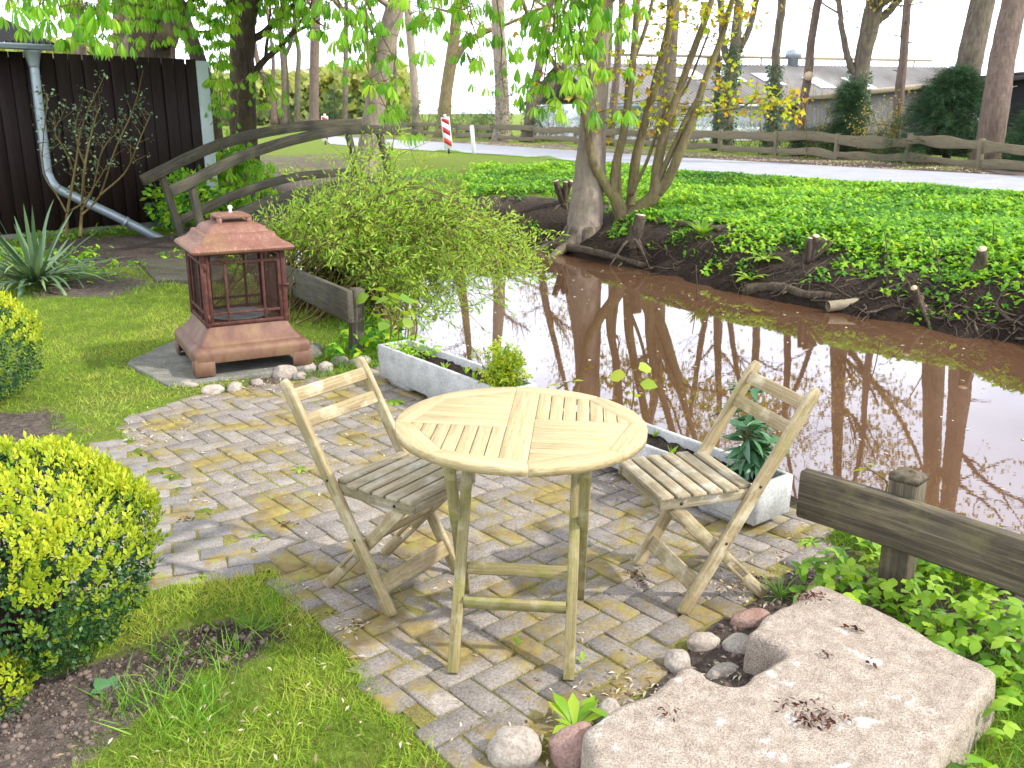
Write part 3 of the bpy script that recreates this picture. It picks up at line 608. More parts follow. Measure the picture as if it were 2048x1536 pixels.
# ================================================================ FOLDING CHAIRS
def make_chair(label, loc, rz):
    ch = thing('folding_chair', label, 'chair', loc, rz, 'two matching folding garden chairs')
    W = .195; tx, tz = -.475, .80
    dv = nrm([tx, 0, tz])
    for s in (-1, 1):
        pth = [np.array([0, s*W, 0])+dv*t for t in (0, .012, .03, .3, .6, .86, .90, .918, .93)]
        sc = np.array([.9, 1, 1, 1, 1, 1, .93, .72, .35]); mb = MB(); a, b, c = .0115, .0235, .003
        prof = [(-a+c, -b), (a-c, -b), (a, -b+c), (a, b-c), (a-c, b), (-a+c, b), (-a, b-c), (-a, -b+c)]
        mb.sweep(pth, prof, (0, 1, 0), 0, None, True, 0, np.column_stack([np.ones(9), sc])); lg = mb.build('long_leg', 'chair_wood', ch, local=True)
        for q in (dv*.535, dv*.30):
            mb = MB(); mb.tube([(q[0], s*(W+.0095), q[2]), (q[0], s*(W+.0135), q[2])], .0055, 8); mb.build('bolt', 'black_metal', lg, local=True)
    up = np.array([-dv[2], 0, dv[0]])*-1
    for t, h in ((.865, .050), (.765, .050)):
        onepart('back_slat', 'chair_wood', ch, [(dv*t+np.array([0, -W+.0125, 0])+np.array([.006, 0, .0]), dv*t+np.array([0, W-.0125, 0])+np.array([.006, 0, 0]), .014, h)], tuple(np.cross((0, 1, 0), dv)), ch=.003)
    onepart('stretcher', 'chair_wood', ch, [(dv*.115+np.array([.008, -W+.0125, 0]), dv*.115+np.array([.008, W-.0125, 0]), .013, .062)], tuple(np.cross((0, 1, 0), dv)))
    a0, a1 = np.array([-.352, 0, 0]), np.array([.035, 0, .405]); d2 = nrm(a1-a0); L = np.linalg.norm(a1-a0); n2 = np.array([-d2[2], 0, d2[0]])
    for s in (-1, 1):
        y = np.array([0, s*(W-.033), 0]); mb = MB(); w = .02
        mb.beam(a0+y, a0+d2*.13+y, w, .042, (0, 1, 0)); mb.beam(a0+d2*.23+y, a1+y, w, .042, (0, 1, 0))
        for q in (-.0145, .0145): mb.beam(a0+d2*.1285+y+n2*q, a0+d2*.2315+y+n2*q, w-.001, .0125, (0, 1, 0), .001)
        mb.build('short_leg', 'chair_wood', ch, local=True)
    onepart('cross_bar', 'chair_wood', ch, [(a0+d2*.36+np.array([0, -W+.044, 0]), a0+d2*.36+np.array([0, W-.044, 0]), .05, .018)], tuple(d2))
    z = .405
    for s in (-1, 1):
        r = onepart('seat_rail', 'seat_wood', ch, [((-.265, s*(W-.034+.0), z+.018), (.098, s*(W-.034), z+.018), .02, .036)] if 0 else [((-.262, s*(W-.0225), z+.02), (.100, s*(W-.0225), z+.02), .019, .040)], (0, 1, 0))
        mb = MB(); mb.tube([(.02, s*(W-.0135), z+.018), (.02, s*(W-.0105), z+.018)], .006, 8); mb.build('bolt', 'black_metal', r, local=True)
    onepart('seat_rail', 'seat_wood', ch, [((.088, -W+.033, z+.018), (.088, W-.033, z+.018), .018, .034)], (1, 0, 0))
    for k in range(6):
        x = -.232+k*.0625; dy = .0 if k > 0 else -.024
        onepart('seat_slat', 'seat_wood', ch, [((x, -W-.001+(-dy), z+.0485), (x, W+.001+dy, z+.0485), .051, .015)], (1, 0, 0), ch=.003)
    return ch
fl = (-.428, 2.975); ang = math.atan2(-.56, .83)
LF = np.array([-.32, 3.13]); RF = np.array([.554, 3.171])
chair = make_chair('folding wooden chair left of the table, facing right, its darker seat half under the tabletop', (LF[0], LF[1], .001), ang)
chair2 = dup(chair, (RF[0], RF[1], .001), math.atan2(-.289, -.957), 'folding wooden chair right of the table, before a concrete trough and facing left')

# ================================================================ CONCRETE TROUGHS
TD = nrm([.61, -.79]); TN = np.array([.79, .61])
def trough(label, fr, L, W, Hh):
    """fr: right front bottom corner; box runs back along -TD, width along TN"""
    ld = np.array([*(-TD), 0]); wd = np.array([*TN, 0]); o3 = np.array([*fr, 0.0]); c = o3+ld*L/2+wd*W/2
    t = thing('planter', label, 'planter', tuple(c), 0, 'concrete troughs along the water')
    loc = lambda a, b, z, ins=0: o3+ld*np.clip(a, ins, L-ins)+wd*np.clip(b, ins, W-ins)+np.array([0, 0, z])
    def ring(z, off, n=40):
        P = []
        for k in range(n): P.append((off+(L-2*off)*k/n, off))
        for k in range(6): P.append((L-off, off+(W-2*off)*k/6))
        for k in range(n): P.append((L-off-(L-2*off)*k/n, W-off))
        for k in range(6): P.append((off, W-off-(W-2*off)*k/6))
        Q = np.array([loc(a, b, z) for a, b in P]); return Q+rng.normal(0, .0006, Q.shape)
    zb = .045; T = .026
    mb = MB(); mb.rings([ring(zb, .008), ring(zb+.004, .004), ring(Hh*.6, .002), ring(Hh-.006, .0), ring(Hh, .004), ring(Hh, T-.004), ring(Hh-.006, T), ring(Hh-.07, T+.004)], 0, (True, False))
    mb.build('body', 'concrete', t)
    for u in (.16, .5, .84):
        mb = MB(); q = [loc(u*L-.10, .03, 0), loc(u*L+.10, .03, 0), loc(u*L+.10, W-.03, 0), loc(u*L-.10, W-.03, 0)]
        q2 = [loc(u*L-.14, .018, zb+.001), loc(u*L+.14, .018, zb+.001), loc(u*L+.14, W-.018, zb+.001), loc(u*L-.14, W-.018, zb+.001)]
        mb.rings([q, q2], 0, (True, True)); mb.build('foot', 'concrete', t)
    mb = MB(); nu, nv = 70, 14; U, Vv = np.meshgrid(np.linspace(T+.002, L-T-.002, nu), np.linspace(T+.002, W-T-.002, nv))
    G = o3+ld*U[..., None]+wd*Vv[..., None]; G[..., 2] = Hh-.045+.012*fbm(G*30, 3); i = np.arange(nv-1)[:, None]*nu; j = np.arange(nu-1)[None, :]
    mb.add(G.reshape(-1, 3), [np.stack([i+j, i+j+1, i+j+nu+1, i+j+nu], -1).reshape(-1, 4)]); mb.build('soil', 'potting_soil', t, smooth=True)
    return lambda a, b, z=Hh-.045: o3+ld*a*L+wd*b*W+np.array([0, 0, z])
P2 = trough('right-hand concrete trough behind the right chair, holding a dark leafy laurel', (1.02, 3.615), 1.32, .25, .225)
P1 = trough('left-hand concrete trough near the fence post, with a yellow bush at its right end', (-.055, 4.90), 1.36, .25, .26)

# ================================================================ GARDEN FIREPLACE
FU = nrm([.891, .453]); FV = np.array([-FU[1], FU[0]]); FC = at(395, 755, .05)[:2]+FU*.372+FV*.40
fp = thing('garden_fireplace', 'rusty steel lantern-shaped garden fireplace with mesh sides and pagoda roof on a concrete slab', 'fireplace', (*FC, .05), math.atan2(FU[1], FU[0])+.015)
def sqring(z, hx, hy, r, k=4):
    P = []
    for cx, cy, a0 in ((1, -1, -90), (1, 1, 0), (-1, 1, 90), (-1, -1, 180)):
        for q in range(k+1): a = R(a0+90*q/k); P.append((cx*(hx-r)+r*math.cos(a), cy*(hy-r)+r*math.sin(a), z))
    return np.array(P)
def loft(name, mt, par, prof, r=.01, cap=(True, True), angle=35):
    mb = MB(); mb.rings([sqring(z, hx, hy, r) for z, hx, hy in prof], 0, cap); return mb.build(name, mt, par, local=True, smooth=True, angle=angle)
base = loft('base', 'rust_base', fp, [(.085, .386, .406), (.10, .390, .410), (.14, .391, .411), (.158, .388, .408), (.172, .378, .398), (.182, .362, .382), (.187, .345, .365), (.190, .340, .360), (.196, .338, .358), (.204, .330, .350), (.222, .314, .334), (.25, .295, .315), (.28, .280, .300), (.30, .272, .292), (.302, .20, .22)], .02)
for sx in (-1, 1):
    for sy in (-1, 1):
        mb = MB(); x0, y0 = sx*.3895, sy*.4095; t = .012
        mb.beam((x0-sx*.065, y0-sy*t/2, .0), (x0-sx*.065, y0-sy*t/2, .115), .13, t, (1, 0, 0), .002); mb.beam((x0-sx*t/2, y0-sy*.07, .0), (x0-sx*t/2, y0-sy*.07, .115), t, .116, (1, 0, 0), .002)
        mb.build('foot', 'rust_base', fp, local=True)
CX, CY, CZ0, CZ1 = .262, .282, .302, .80
for sx in (-1, 1):
    for sy in (-1, 1):
        onepart('corner_post', 'rust_frame', fp, [((sx*CX, sy*CY, CZ0), (sx*CX, sy*CY, CZ1), .032, .032)], (1, 0, 0))
def side_frame(name, sx, sy):
    """bars of one cage side; sx/sy give the outward direction"""
    mb = MB(); al = np.array([0, 1, 0.]) if sx else np.array([1, 0, 0.]); ou = np.array([sx, sy, 0.]); d = CX if sx else CY; w = (CY if sx else CX)-.017; c = ou*(d+.004)
    bar = lambda a0, z0, a1, z1, ww: mb.beam(c+al*a0+np.array([0, 0, z0]), c+al*a1+np.array([0, 0, z1]), .012, ww, tuple(ou), .001)
    for z in (CZ0+.016, CZ1-.014): bar(-w, z, w, z, .024)
    for z in (CZ0+.085, CZ1-.075): bar(-w+.02, z, w-.02, z, .018)
    for a in (-w+.012, w-.012): bar(a, CZ0+.028, a, CZ1-.026, .022)
    for a in (-w*.5, w*.5): bar(a, CZ0+.028, a, CZ1-.026, .017)
    o = mb.build(name, 'rust_frame', fp, local=True)
    mb = MB(); c2 = ou*(d-.004); W2, H2 = w-.005, CZ1-CZ0-.03; zc = (CZ0+CZ1)/2; st = .019; slope = .62
    nlines = int((2*W2+H2/slope)/st)
    for sg in (-1, 1):
        for k in range(nlines):
            a_ = -W2-H2/slope+k*st*1.0; pts_ = []
            lo, hi = a_, a_+H2/slope
            t0 = max(0, (-W2-lo)/(hi-lo)); t1 = min(1, (W2-lo)/(hi-lo))
            if t1-t0 < .02: continue
            p = [c2+al*sg*(lo+(hi-lo)*t)+np.array([0, 0, zc-H2/2+H2*t]) for t in (t0, t1)]
            mb.beam(p[0], p[1], .0017, .0022, tuple(ou), .0003)
    mb.build('wire_mesh', 'wire', o, local=True); return o
side_frame('cage_side', -1, 0); side_frame('cage_side', 1, 0); side_frame('cage_side', 0, 1); door = side_frame('door', 0, -1)
for z in (.36, .70):
    mb = MB(); mb.tube([(-CX+.01, -CY-.016, z-.025), (-CX+.01, -CY-.016, z+.025)], .008, 10); mb.build('hinge', 'rust_frame', door, local=True)
mb = MB(); mb.tube([(CX-.03, -CY-.012, .55), (CX-.005, -CY-.03, .553), (CX+.03, -CY-.03, .556)], [.006, .006, .009], 8); mb.build('handle', 'rust_frame', door, local=True)
mb = MB(); mb.lathe([(.0, .312), (.20, .312), (.215, .325), (.20, .318), (.0, .316)], n=28); tray = mb.build('ash_tray', 'zinc', fp, local=True)
roof = loft('roof', 'rust', fp, [(.790, .285, .305), (.789, .322, .342), (.797, .332, .352), (.81, .337, .357), (.822, .330, .350), (.834, .312, .332), (.846, .286, .306), (.860, .262, .282), (.878, .244, .264), (.896, .235, .255), (.904, .233, .253), (.908, .226, .246), (.909, .200, .220), (.916, .197, .217), (.928, .190, .21), (.942, .176, .196), (.954, .156, .176), (.963, .13, .15), (.968, .09, .10)], .012, (True, True), 24)
cap = loft('chimney_cap', 'rust', fp, [(.996, .108, .118), (.997, .115, .125), (1.008, .115, .125), (1.016, .10, .11), (1.022, .075, .085), (1.025, .04, .05)], .006)
for sx in (-1, 1):
    for sy in (-1, 1):
        mb = MB(); mb.beam((sx*.098, sy*.108, .945), (sx*.098, sy*.108, .996), .03, .03, (1, 0, 0), .001); mb.build('bracket', 'rust', cap, local=True)
mb = MB(); mb.lathe([(.004, 1.02), (.013, 1.022), (.012, 1.03), (.007, 1.036), (.011, 1.044), (.0165, 1.054), (.014, 1.064), (.005, 1.071), (.0, 1.072)], n=14); mb.build('finial', 'white_paint', fp, local=True, smooth=True)

# ================================================================ GARDEN RAIL FENCES
fr = thing('rail_fence', 'dark weathered plank on a square post at the right edge, in front of the water', 'fence', (*at(1775, 1212)[:2], 0))
pb = at(1775, 1215); mb = MB(); up_ = np.array([0, 0, 1.])
nvec = nrm(np.array([.555, -.545, 0])); fn = np.array([nvec[1], -nvec[0], 0])  # plank direction and its garden-side normal
pc = pb+np.array([.035, .04, 0])
mb.beam(pc+up_*-.1, pc+up_*.485, .10, .095, tuple(nvec), .006, cuts=8); po = mb.build('post', 'old_wood', fr)
mb = MB(); q = np.array([[a, b] for a in (-.05, .05) for b in (-.0475, .0475)])[[0, 1, 3, 2]]
w3 = lambda a, b, z: pc+nvec*a+fn*b+up_*z
rs_ = [[w3(a*s_*1.03, b*s_*1.03, z) for a, b in [(-.05, -.047), (-.02, -.047), (.02, -.047), (.05, -.047), (.05, 0), (.05, .047), (.02, .047), (-.02, .047), (-.05, .047), (-.05, 0)]] for s_, z in ((1, .483), (1, .497), (.9, .507), (.55, .513), (.2, .511))]
mb.rings([np.array(r)+rng.normal(0, .003, (10, 3))*(k > 1) for k, r in enumerate(rs_)]); mb.build('worn_top', 'old_wood', po)
mb = MB(); a0 = pt(1602, 984, 3.275)
mb.sweep([a0+nvec*t+fn*.0+up_*(.004*math.sin(t*5)-.030*t) for t in np.linspace(0, 2.4, 14)], [(-.02, -.094), (.02, -.094), (.024, -.088), (.024, .088), (.02, .094), (-.02, .094), (-.024, .088), (-.024, -.088)], tuple(fn), 0, None, True, .004)
mb.build('plank', 'old_wood', fr)
b_l = at(703, 715); fl_ = thing('rail_fence', 'grey weathered plank sloping back from a short post beside the rusty fireplace', 'fence', tuple(b_l))
mb = MB(); fd = nrm([-.52, .85, 0]); mb.beam(b_l+np.array([.02, .07, -.1]), b_l+np.array([.05, .07, .50]), .10, .09, tuple(fd), .008, cuts=6); mb.build('post', 'bridge_wood', fl_)
p0 = pt(698, 613, 6.58); p1 = pt(565, 552, 8.35); dd = p1-p0; mb = MB()
mb.sweep([p0+dd*t for t in np.linspace(-.02, 1.75, 12)], [(-.018, -.118), (.018, -.118), (.022, -.11), (.022, .11), (.018, .118), (-.018, .118), (-.022, .11), (-.022, -.11)], (.85, .52, 0), 0, None, True, .004); mb.build('plank', 'bridge_wood', fl_)
p2 = p0+dd*1.62; mb = MB(); mb.beam((p2[0]+.05, p2[1]+.05, -.1), (p2[0]+.03, p2[1]+.05, p2[2]+.10), .10, .09, tuple(fd), .008); mb.build('post', 'bridge_wood', fl_)

# ================================================================ ARCHED BRIDGE
br = thing('footbridge', 'arched wooden footbridge with curved grey handrails over the stream', 'bridge', (-3.2, 13.3, 0))
def yb(px): return 12.9+(px-285)*(2.6/434)
def yf(px): return 11.9+(px-341)*(2.6/436)
def crail(name, pxs, yy, hpx):
    P = resamp([pt(x, y, yy(x)) for x, y in pxs], 26); h = hpx/CAM_F*P[:, 1].mean()/2; mb = MB()
    mb.sweep(P, [(-.03, -h), (.03, -h), (.036, -h+.008), (.036, h-.008), (.03, h), (-.03, h), (-.036, h-.008), (-.036, -h+.008)], nrm([.75, -.65, 0]), 0, None, True, .004); return mb.build(name, 'bridge_wood', br)
crail('handrail', [(285, 361), (320, 344), (367, 320), (426, 294), (484, 275), (543, 262), (602, 253), (660, 248), (722, 247)], yb, 19)
crail('handrail', [(341, 383), (382, 363), (426, 341), (484, 313), (543, 292), (602, 276), (660, 264), (719, 259), (800, 261)], yf, 19)
crail('lower_rail', [(350, 447), (426, 409), (514, 374), (602, 352), (720, 343)], yb, 16)
crail('lower_rail', [(420, 456), (481, 426), (528, 405), (602, 386), (690, 367), (790, 360)], yf, 16)
for (x0, y0, x1, y1, yy) in ((320, 341, 368, 485, yb), (382, 368, 412, 500, yf), (692, 250, 735, 425, yb), (757, 260, 796, 420, yf)):
    Y = yy(x0)+.07; mb = MB(); a, b = pt(x0, y0, Y), pt(x1, y1, Y); b[2] = max(b[2], -.15); mb.beam(a, b, .085, .085, (.75, -.65, 0), .006, cuts=5); mb.build('post', 'bridge_wood', br)
LB = [np.array(pt(x, y+8, yb(x)+.05))-up_*0 for x, y in [(345, 462), (426, 428), (514, 396), (602, 376), (720, 368)]]; RB_ = [np.array(pt(x, y+8, yf(x)-.05)) for x, y in [(405, 478), (481, 446), (560, 420), (660, 396), (790, 386)]]
LB = resamp(LB, 30); RB_ = resamp(RB_, 30); mb = MB()
for k in range(29):
    a = (LB[k]+LB[k+1])/2; b = (RB_[k]+RB_[k+1])/2; mb.beam(a, b, np.linalg.norm(LB[k+1]-LB[k])*.93, .03, tuple(nrm(LB[k+1]-LB[k])), .003)
mb.build('deck', 'bridge_wood', br)
for Q in (LB, RB_):
    mb = MB(); mb.sweep(Q-up_*.10, [(-.04, -.08), (.04, -.08), (.04, .08), (-.04, .08)], (.75, -.65, 0)); mb.build('beam', 'bridge_wood', br)
dk = [tuple(at(a, b, .04)[:2]) for a, b in [(272, 518), (312, 562), (470, 562), (440, 518)]]; mb = MB(); mb.prism(dk, -.03, .05, .005, None, (1, 0))
tag(mb.build('wooden_step', 'bridge_wood', loc=(*np.mean(dk, 0), 0)), 'flat grey board platform on the lawn in front of the bridge posts', 'wooden step')

# ================================================================ BACKGROUND: shed, barn, road fence, signs
S0, S1 = pt(-260, 480, 11.9), pt(424, 470, 15.35); S0[2] = S1[2] = 0; sd_ = nrm(S1-S0); sn_ = np.array([sd_[1], -sd_[0], 0]); SLn = np.linalg.norm(S1-S0)
shed = thing('garden_shed', 'dark brown board-clad shed with zinc gutter and a pale green corner board', 'shed', tuple((S0+S1)/2))
SH = 2.52
mb = MB(); n_b = int(SLn/.19)
for k in range(n_b):
    a = S0+sd_*(k+.5)*SLn/n_b; off = .012 if k % 2 else .0
    mb.beam(a+up_*.10+sn_*off, a+up_*SH+sn_*off, SLn/n_b-.012, .02, tuple(sd_), .004)
mb.build('wall', 'shed_board', shed)
mb = MB(); q = S0-sn_*.03; r = S1-sn_*.03; mb.beam(q+up_*1.25, r+up_*1.25, .03, 2.4, tuple(sn_)); e = S1-sn_*1.6; mb.beam(S1-sd_*.03+up_*1.25-sn_*.02, e-sd_*.03+up_*1.25, .03, 2.4, tuple(sd_)); mb.build('backing', 'dark_wall', shed)
mb = MB(); mb.beam(S0-sn_*.02+up_*-.2, S1-sn_*.02+up_*-.2, .05, .59, tuple(sn_)); mb.build('plinth', 'slab_concrete', shed)
mb = MB(); a = S1+sd_*.07+sn_*.02; mb.beam(a+up_*.05, a+up_*(SH-.02), .20, .035, tuple(sd_), .004); mb.build('corner_board', 'trim_paint', shed)
G1 = pt(103, 104, 13.30); G1[2] = SH+.0; gdir = sd_; mb = MB(); th_ = np.linspace(math.pi, 2*math.pi, 9)
prof = [(.075*math.cos(t), .075*math.sin(t)) for t in th_]+[(.068*math.cos(t), .068*math.sin(t)) for t in th_[::-1]]
gpath = np.array([G1-gdir*L for L in (3.2, 2.0, 1, 0)])+sn_*.13; mb.sweep(gpath, [(p, q) for p, q in prof], tuple(sn_)); mb.build('gutter', 'zinc', shed)
mb = MB(); 
D = [pt(66, 118, 13.05), pt(68, 132, 13.05), pt(92, 325, 13.05), pt(97, 350, 13.05), pt(110, 372, 13.05), pt(128, 384, 13.1), pt(230, 432, 13.3), pt(352, 494, 13.6)]
D = np.array(D); P = resamp(D, 40); mb.tube(P, .062, 14); dp = mb.build('downpipe', 'zinc', shed, smooth=True)
mb = MB(); mb.lathe([(.062, -.16), (.066, -.13), (.10, .02), (.115, .04), (.115, .07)], D[0]+np.array([0, 0, .05]), 14); mb.build('funnel', 'zinc', dp, smooth=True)
for px, py, Y, hz in ((86, 283, 13.05, 1), (252, 443, 13.32, 0)):
    c = pt(px, py, Y); t = nrm(np.array([.10, 0, -1]) if hz else (D[7]-D[6])); mb = MB(); mb.tube([c-t*.02, c+t*.02], .072, 14); mb.build('clamp', 'zinc', dp)
mb = MB(); r0 = S0+up_*(SH+.08)+sn_*.22-sd_*.2; r1 = G1.copy(); r1 = r1+sn_*.16+up_*.08+sd_*.02; nco = 60
U = np.linspace(0, 1, nco*4); row = r0+(r1-r0)*U[:, None]; row[:, 2] = row[:, 2].mean()+.025*np.sin(U*nco*math.pi*1.1)
mb.add(np.concatenate([row, row-sn_*2.2+up_*.55]), [np.array([(k, k+1, k+1+nco*4, k+nco*4) for k in range(nco*4-1)])]); mb.build('roof', 'roof_dark', shed)

# barn across the road
bn = thing('barn', 'long low white barn with grey corrugated roof behind the trees', 'barn', tuple(np.append(pt(1650, 300, 46)[:2], -.1)))
bx0, bx1, by = pt(1190, 200, 47)[0], pt(2160, 200, 45)[0], 46.0; be = pt(1500, 207, 46)[2]; brz = pt(1650, 131, 53)[2]
mb = MB(); mb.prism([(bx0, by), (pt(1668, 200, 46)[0], by), (pt(1668, 200, 46)[0], by+13), (bx0, by+13)], -.6, be, .01); mb.build('wall', 'wall_white', bn)
def corr(p00, p10, p01, p11, per, amp):
    n = max(8, int(np.linalg.norm(np.array(p10)-np.array(p00))/per*6)); U = np.linspace(0, 1, n)[:, None]; a = np.array(p00)*(1-U)+np.array(p10)*U; b = np.array(p01)*(1-U)+np.array(p11)*U
    w = amp*np.sin(np.arange(n)/6*2*math.pi); a[:, 2] += w; b[:, 2] += w; return np.concatenate([a, b]), [np.array([(k, k+1, k+1+n, k+n) for k in range(n-1)])]
mb = MB(); v, f = corr((bx0-.5, by-.6, be-.02), (bx1, by-.6, be-.02), (bx0-.5, by+6.6, brz), (bx1, by+6.6, brz), .22, .035); mb.add(v, f)
v, f = corr((bx0-.5, by+13.6, be), (bx1, by+13.6, be), (bx0-.5, by+6.6, brz), (bx1, by+6.6, brz), .22, .035); mb.add(v, f)
t = NT('barn_roof'); pp = t.pos(); c = t.ramp(t.noise(t.map(pp, (.4, .15, .4)), 1.5, 5), [(.35, (.15, .138, .125)), (.55, (.22, .203, .188)), (.7, (.30, .28, .255))]); MAT['barn_roof'] = t.out(t.bsdf(c, .9))
rf = mb.build('roof', 'barn_roof', bn)
mb = MB(); v_ = pt(1648, 122, 52.5); mb.lathe([(.28, -.6), (.28, .15), (.42, .2), (.42, .5), (.1, .62), (0, .63)], v_, 12); mb.build('roof_vent', 'zinc', rf)
sl = np.array([0, 7.2, brz-be+.02]); sl0 = np.array([0, by-.6, be-.02])
for px, t0, t1 in ((1420, .55, .8), (1496, .5, .78), (1570, .42, .72), (1668, .35, .62), (1758, .28, .62), (1388, .62, .9)):
    x = pt(px, 160, 49)[0]; mb = MB(); q0 = sl0+sl*t0; q1 = sl0+sl*t1; mb.beam((x, q0[1], q0[2]+.06), (x, q1[1], q1[2]+.06), .85, .03, (1, 0, 0)); mb.build('skylight', 'wall_white', rf)
mb = MB(); mb.tube([(bx0, by+6.6, brz+.42), (bx1-1, by+6.6, brz+.34)], .07, 8); pip = mb.build('ridge_pipe', 'rusty_pipe', rf)
for k in range(7):
    mb = MB(); x = bx0+1.5+k*3.1; mb.tube([(x, by+6.6, brz-.05), (x, by+6.6, brz+.40)], .045, 6); mb.build('pipe_bracket', 'rusty_pipe', pip)
mb = MB(); mb.beam((bx0, by-.72, be-.12), (pt(1668, 200, 46)[0], by-.72, be-.12), .14, .12, (0, 1, 0)); mb.build('gutter', 'zinc', bn); bn.rotation_euler = (0, 0, .24)
an = thing('lean_to_shed', 'grey boarded lean-to with mossy roof edge in front of the barn', 'shed', tuple(np.append(pt(1720, 300, 41)[:2], -.1)))
ax0, ax1, ay = pt(1660, 250, 41)[0], pt(1905, 250, 41)[0], 41.0; az0, az1 = pt(1680, 195, 41)[2], pt(1880, 168, 41)[2]
mb = MB(); mb.add([(ax0, ay, -.6), (ax1, ay, -.6), (ax1, ay, az1), (ax0, ay, az0), (ax0, ay+5, -.6), (ax1, ay+5, -.6), (ax1, ay+5, az1), (ax0, ay+5, az0)], [np.array([(0, 1, 2, 3), (1, 5, 6, 2), (4, 0, 3, 7), (3, 2, 6, 7)])]); mb.build('wall', 'grey_board', an)
mb = MB(); mb.beam((ax0-.4, ay+2.3, az0+.02), (ax1+.3, ay+2.3, az1+.06), 5.4, .14, (0, 1, 0)); mb.build('roof', 'rusty_pipe', an)
wb = thing('white_outbuilding', 'white gable with dark roof, half hidden behind the right-hand pine trunk', 'building', tuple(np.append(pt(2010, 300, 38)[:2], -.1)))
x0, x1, x2 = pt(1960, 200, 38)[0], pt(2020, 200, 38)[0], pt(2300, 200, 38)[0]; z1, z2 = pt(1960, 170, 38)[2], pt(2020, 146, 38)[2]
mb = MB(); mb.prism([(x0, 38), (x1, 38), (x1, 43), (x0, 43)], -.6, z1, .01); mb.build('wall', 'wall_white', wb)
mb = MB(); mb.prism([(x1+.002, 37.9), (x2, 37.9), (x2, 43), (x1+.002, 43)], -.6, z2, .01); mb.build('dark_bay', 'dark_wall', wb)
mb = MB(); mb.beam((x0-1.2, 40.4, z1-.05), (x2, 40.4, z2+.5), 5.6, .16, (0, 1, 0)); mb.build('roof', 'roof_dark', wb)

# wavy-edged plank fence along the road: every bay's boards and posts are parts of the one fence
FPX = [(2330, 378), (2130, 362), (1960, 347), (1812, 333), (1672, 323), (1553, 313), (1440, 306), (1335, 300), (1240, 294), (1150, 290), (1068, 285), (990, 281), (915, 276), (845, 271), (790, 268), (740, 265), (690, 262), (640, 260), (590, 258)]
FP = [at(a, b, .45) for a, b in FPX]
rfence = thing('plank_fence', 'rustic roadside fence with two rows of wavy-edged planks', 'fence', tuple(FP[4]))
for k, p in enumerate(FP):
    d = nrm(FP[min(k+1, len(FP)-1)]-FP[max(k-1, 0)]); mb = MB(); mb.beam(p+up_*-.2+np.array([0, .07, 0]), p+up_*(.73+.08*random.random())+np.array([random.gauss(0, .03), .07, 0]), .13, .10, tuple(d), .01, cuts=4); mb.build('post', 'road_fence_wood', rfence)
    if k+1 < len(FP):
        for zz, hh in ((.58, .26), (.20, .19)):
            q = FP[k+1]; n = 22; U = np.linspace(-.015, 1.015, n); pth = p+(q-p)*U[:, None]; s0 = random.random()*50
            wv = .05*fbm(np.column_stack([U*2.2+s0, 0*U, 0*U]), 2); pth[:, 2] += zz+wv+random.gauss(0, .02)
            hs = 1+.28*fbm(np.column_stack([U*3+s0, 0*U+5, 0*U]), 2); h = hh/2
            mb = MB(); nn_ = np.array([d[1], -d[0], 0]); mb.sweep(pth+nn_*(-.0 if zz > .6 else .003)*1, [(-.016, -h), (.016, -h), (.02, -h+.01), (.02, h-.01), (.016, h), (-.016, h), (-.02, h-.01), (-.02, -h+.01)], tuple(nn_), 0, None, True, .004, np.column_stack([np.ones(n), hs])); mb.build('plank', 'road_fence_wood', rfence)

def beacon(px, py, Yd, tilt, label, h=.92, w=.25):
    p = pt(px, py, Yd); t = thing('warning_beacon', label, 'road sign', tuple(p), 0, 'red and white warning beacons')
    ax = nrm([-math.sin(tilt), 0, math.cos(tilt)]); sx = np.array([ax[2], 0, -ax[0]]); fy = np.array([0, -1, 0])
    mb = MB(); mb.beam(p+ax*.08, p+ax*(.08+h), w, .035, tuple(sx), .006); mb.build('panel', 'white_paint', t)
    for k in range(3):
        lo = .10+k*.31; hs = .16; W2 = w/2-.02; sk = .10; mb = MB(); z = lambda a, b: p+sx*a+ax*(.08+b)+fy*.021
        q = [(-W2, lo+sk), (W2, lo-sk*.4), (W2, lo-sk*.4+hs), (-W2, lo+sk+hs)]; q = [(a, min(max(b, .02), h-.02)) for a, b in q]
        mb.rings([np.array([z(a, b)-fy*.003 for a, b in q]), np.array([z(a, b) for a, b in q])]); mb.build('red_stripe', 'red_paint', t)
    mb = MB(); mb.tube([p-ax*.05, p+ax*.1], .03, 8); mb.tube([p+ax*(.07+h), p+ax*(.17+h)], .035, 8) if 0 else None; mb.build('foot', 'black_metal', t)
    mb = MB(); mb.tube([p+ax*(.07+h), p+ax*(.16+h)], .04, 8); mb.build('lamp_socket', 'white_paint', t)
beacon(898, 304, 28.5, .10, 'red and white striped warning beacon leaning by the near road edge')
beacon(651, 287, 36.5, -.02, 'red and white warning beacon whose top shows above the bridge handrail')
p = pt(948, 304, 30.0); mb = MB(); a_ = np.array([-.08, 0, 1]); mb.beam(p-up_*.05, p+a_*.78, .12, .08, (1, 0, 0), .02); mb.beam(p+a_*.78, p+a_*.80, .10, .06, (1, 0, 0), .02)
o = mb.build('delineator_post', 'white_paint', loc=tuple(p)); tag(o, 'plain white roadside marker post right of the striped beacon', 'marker post')

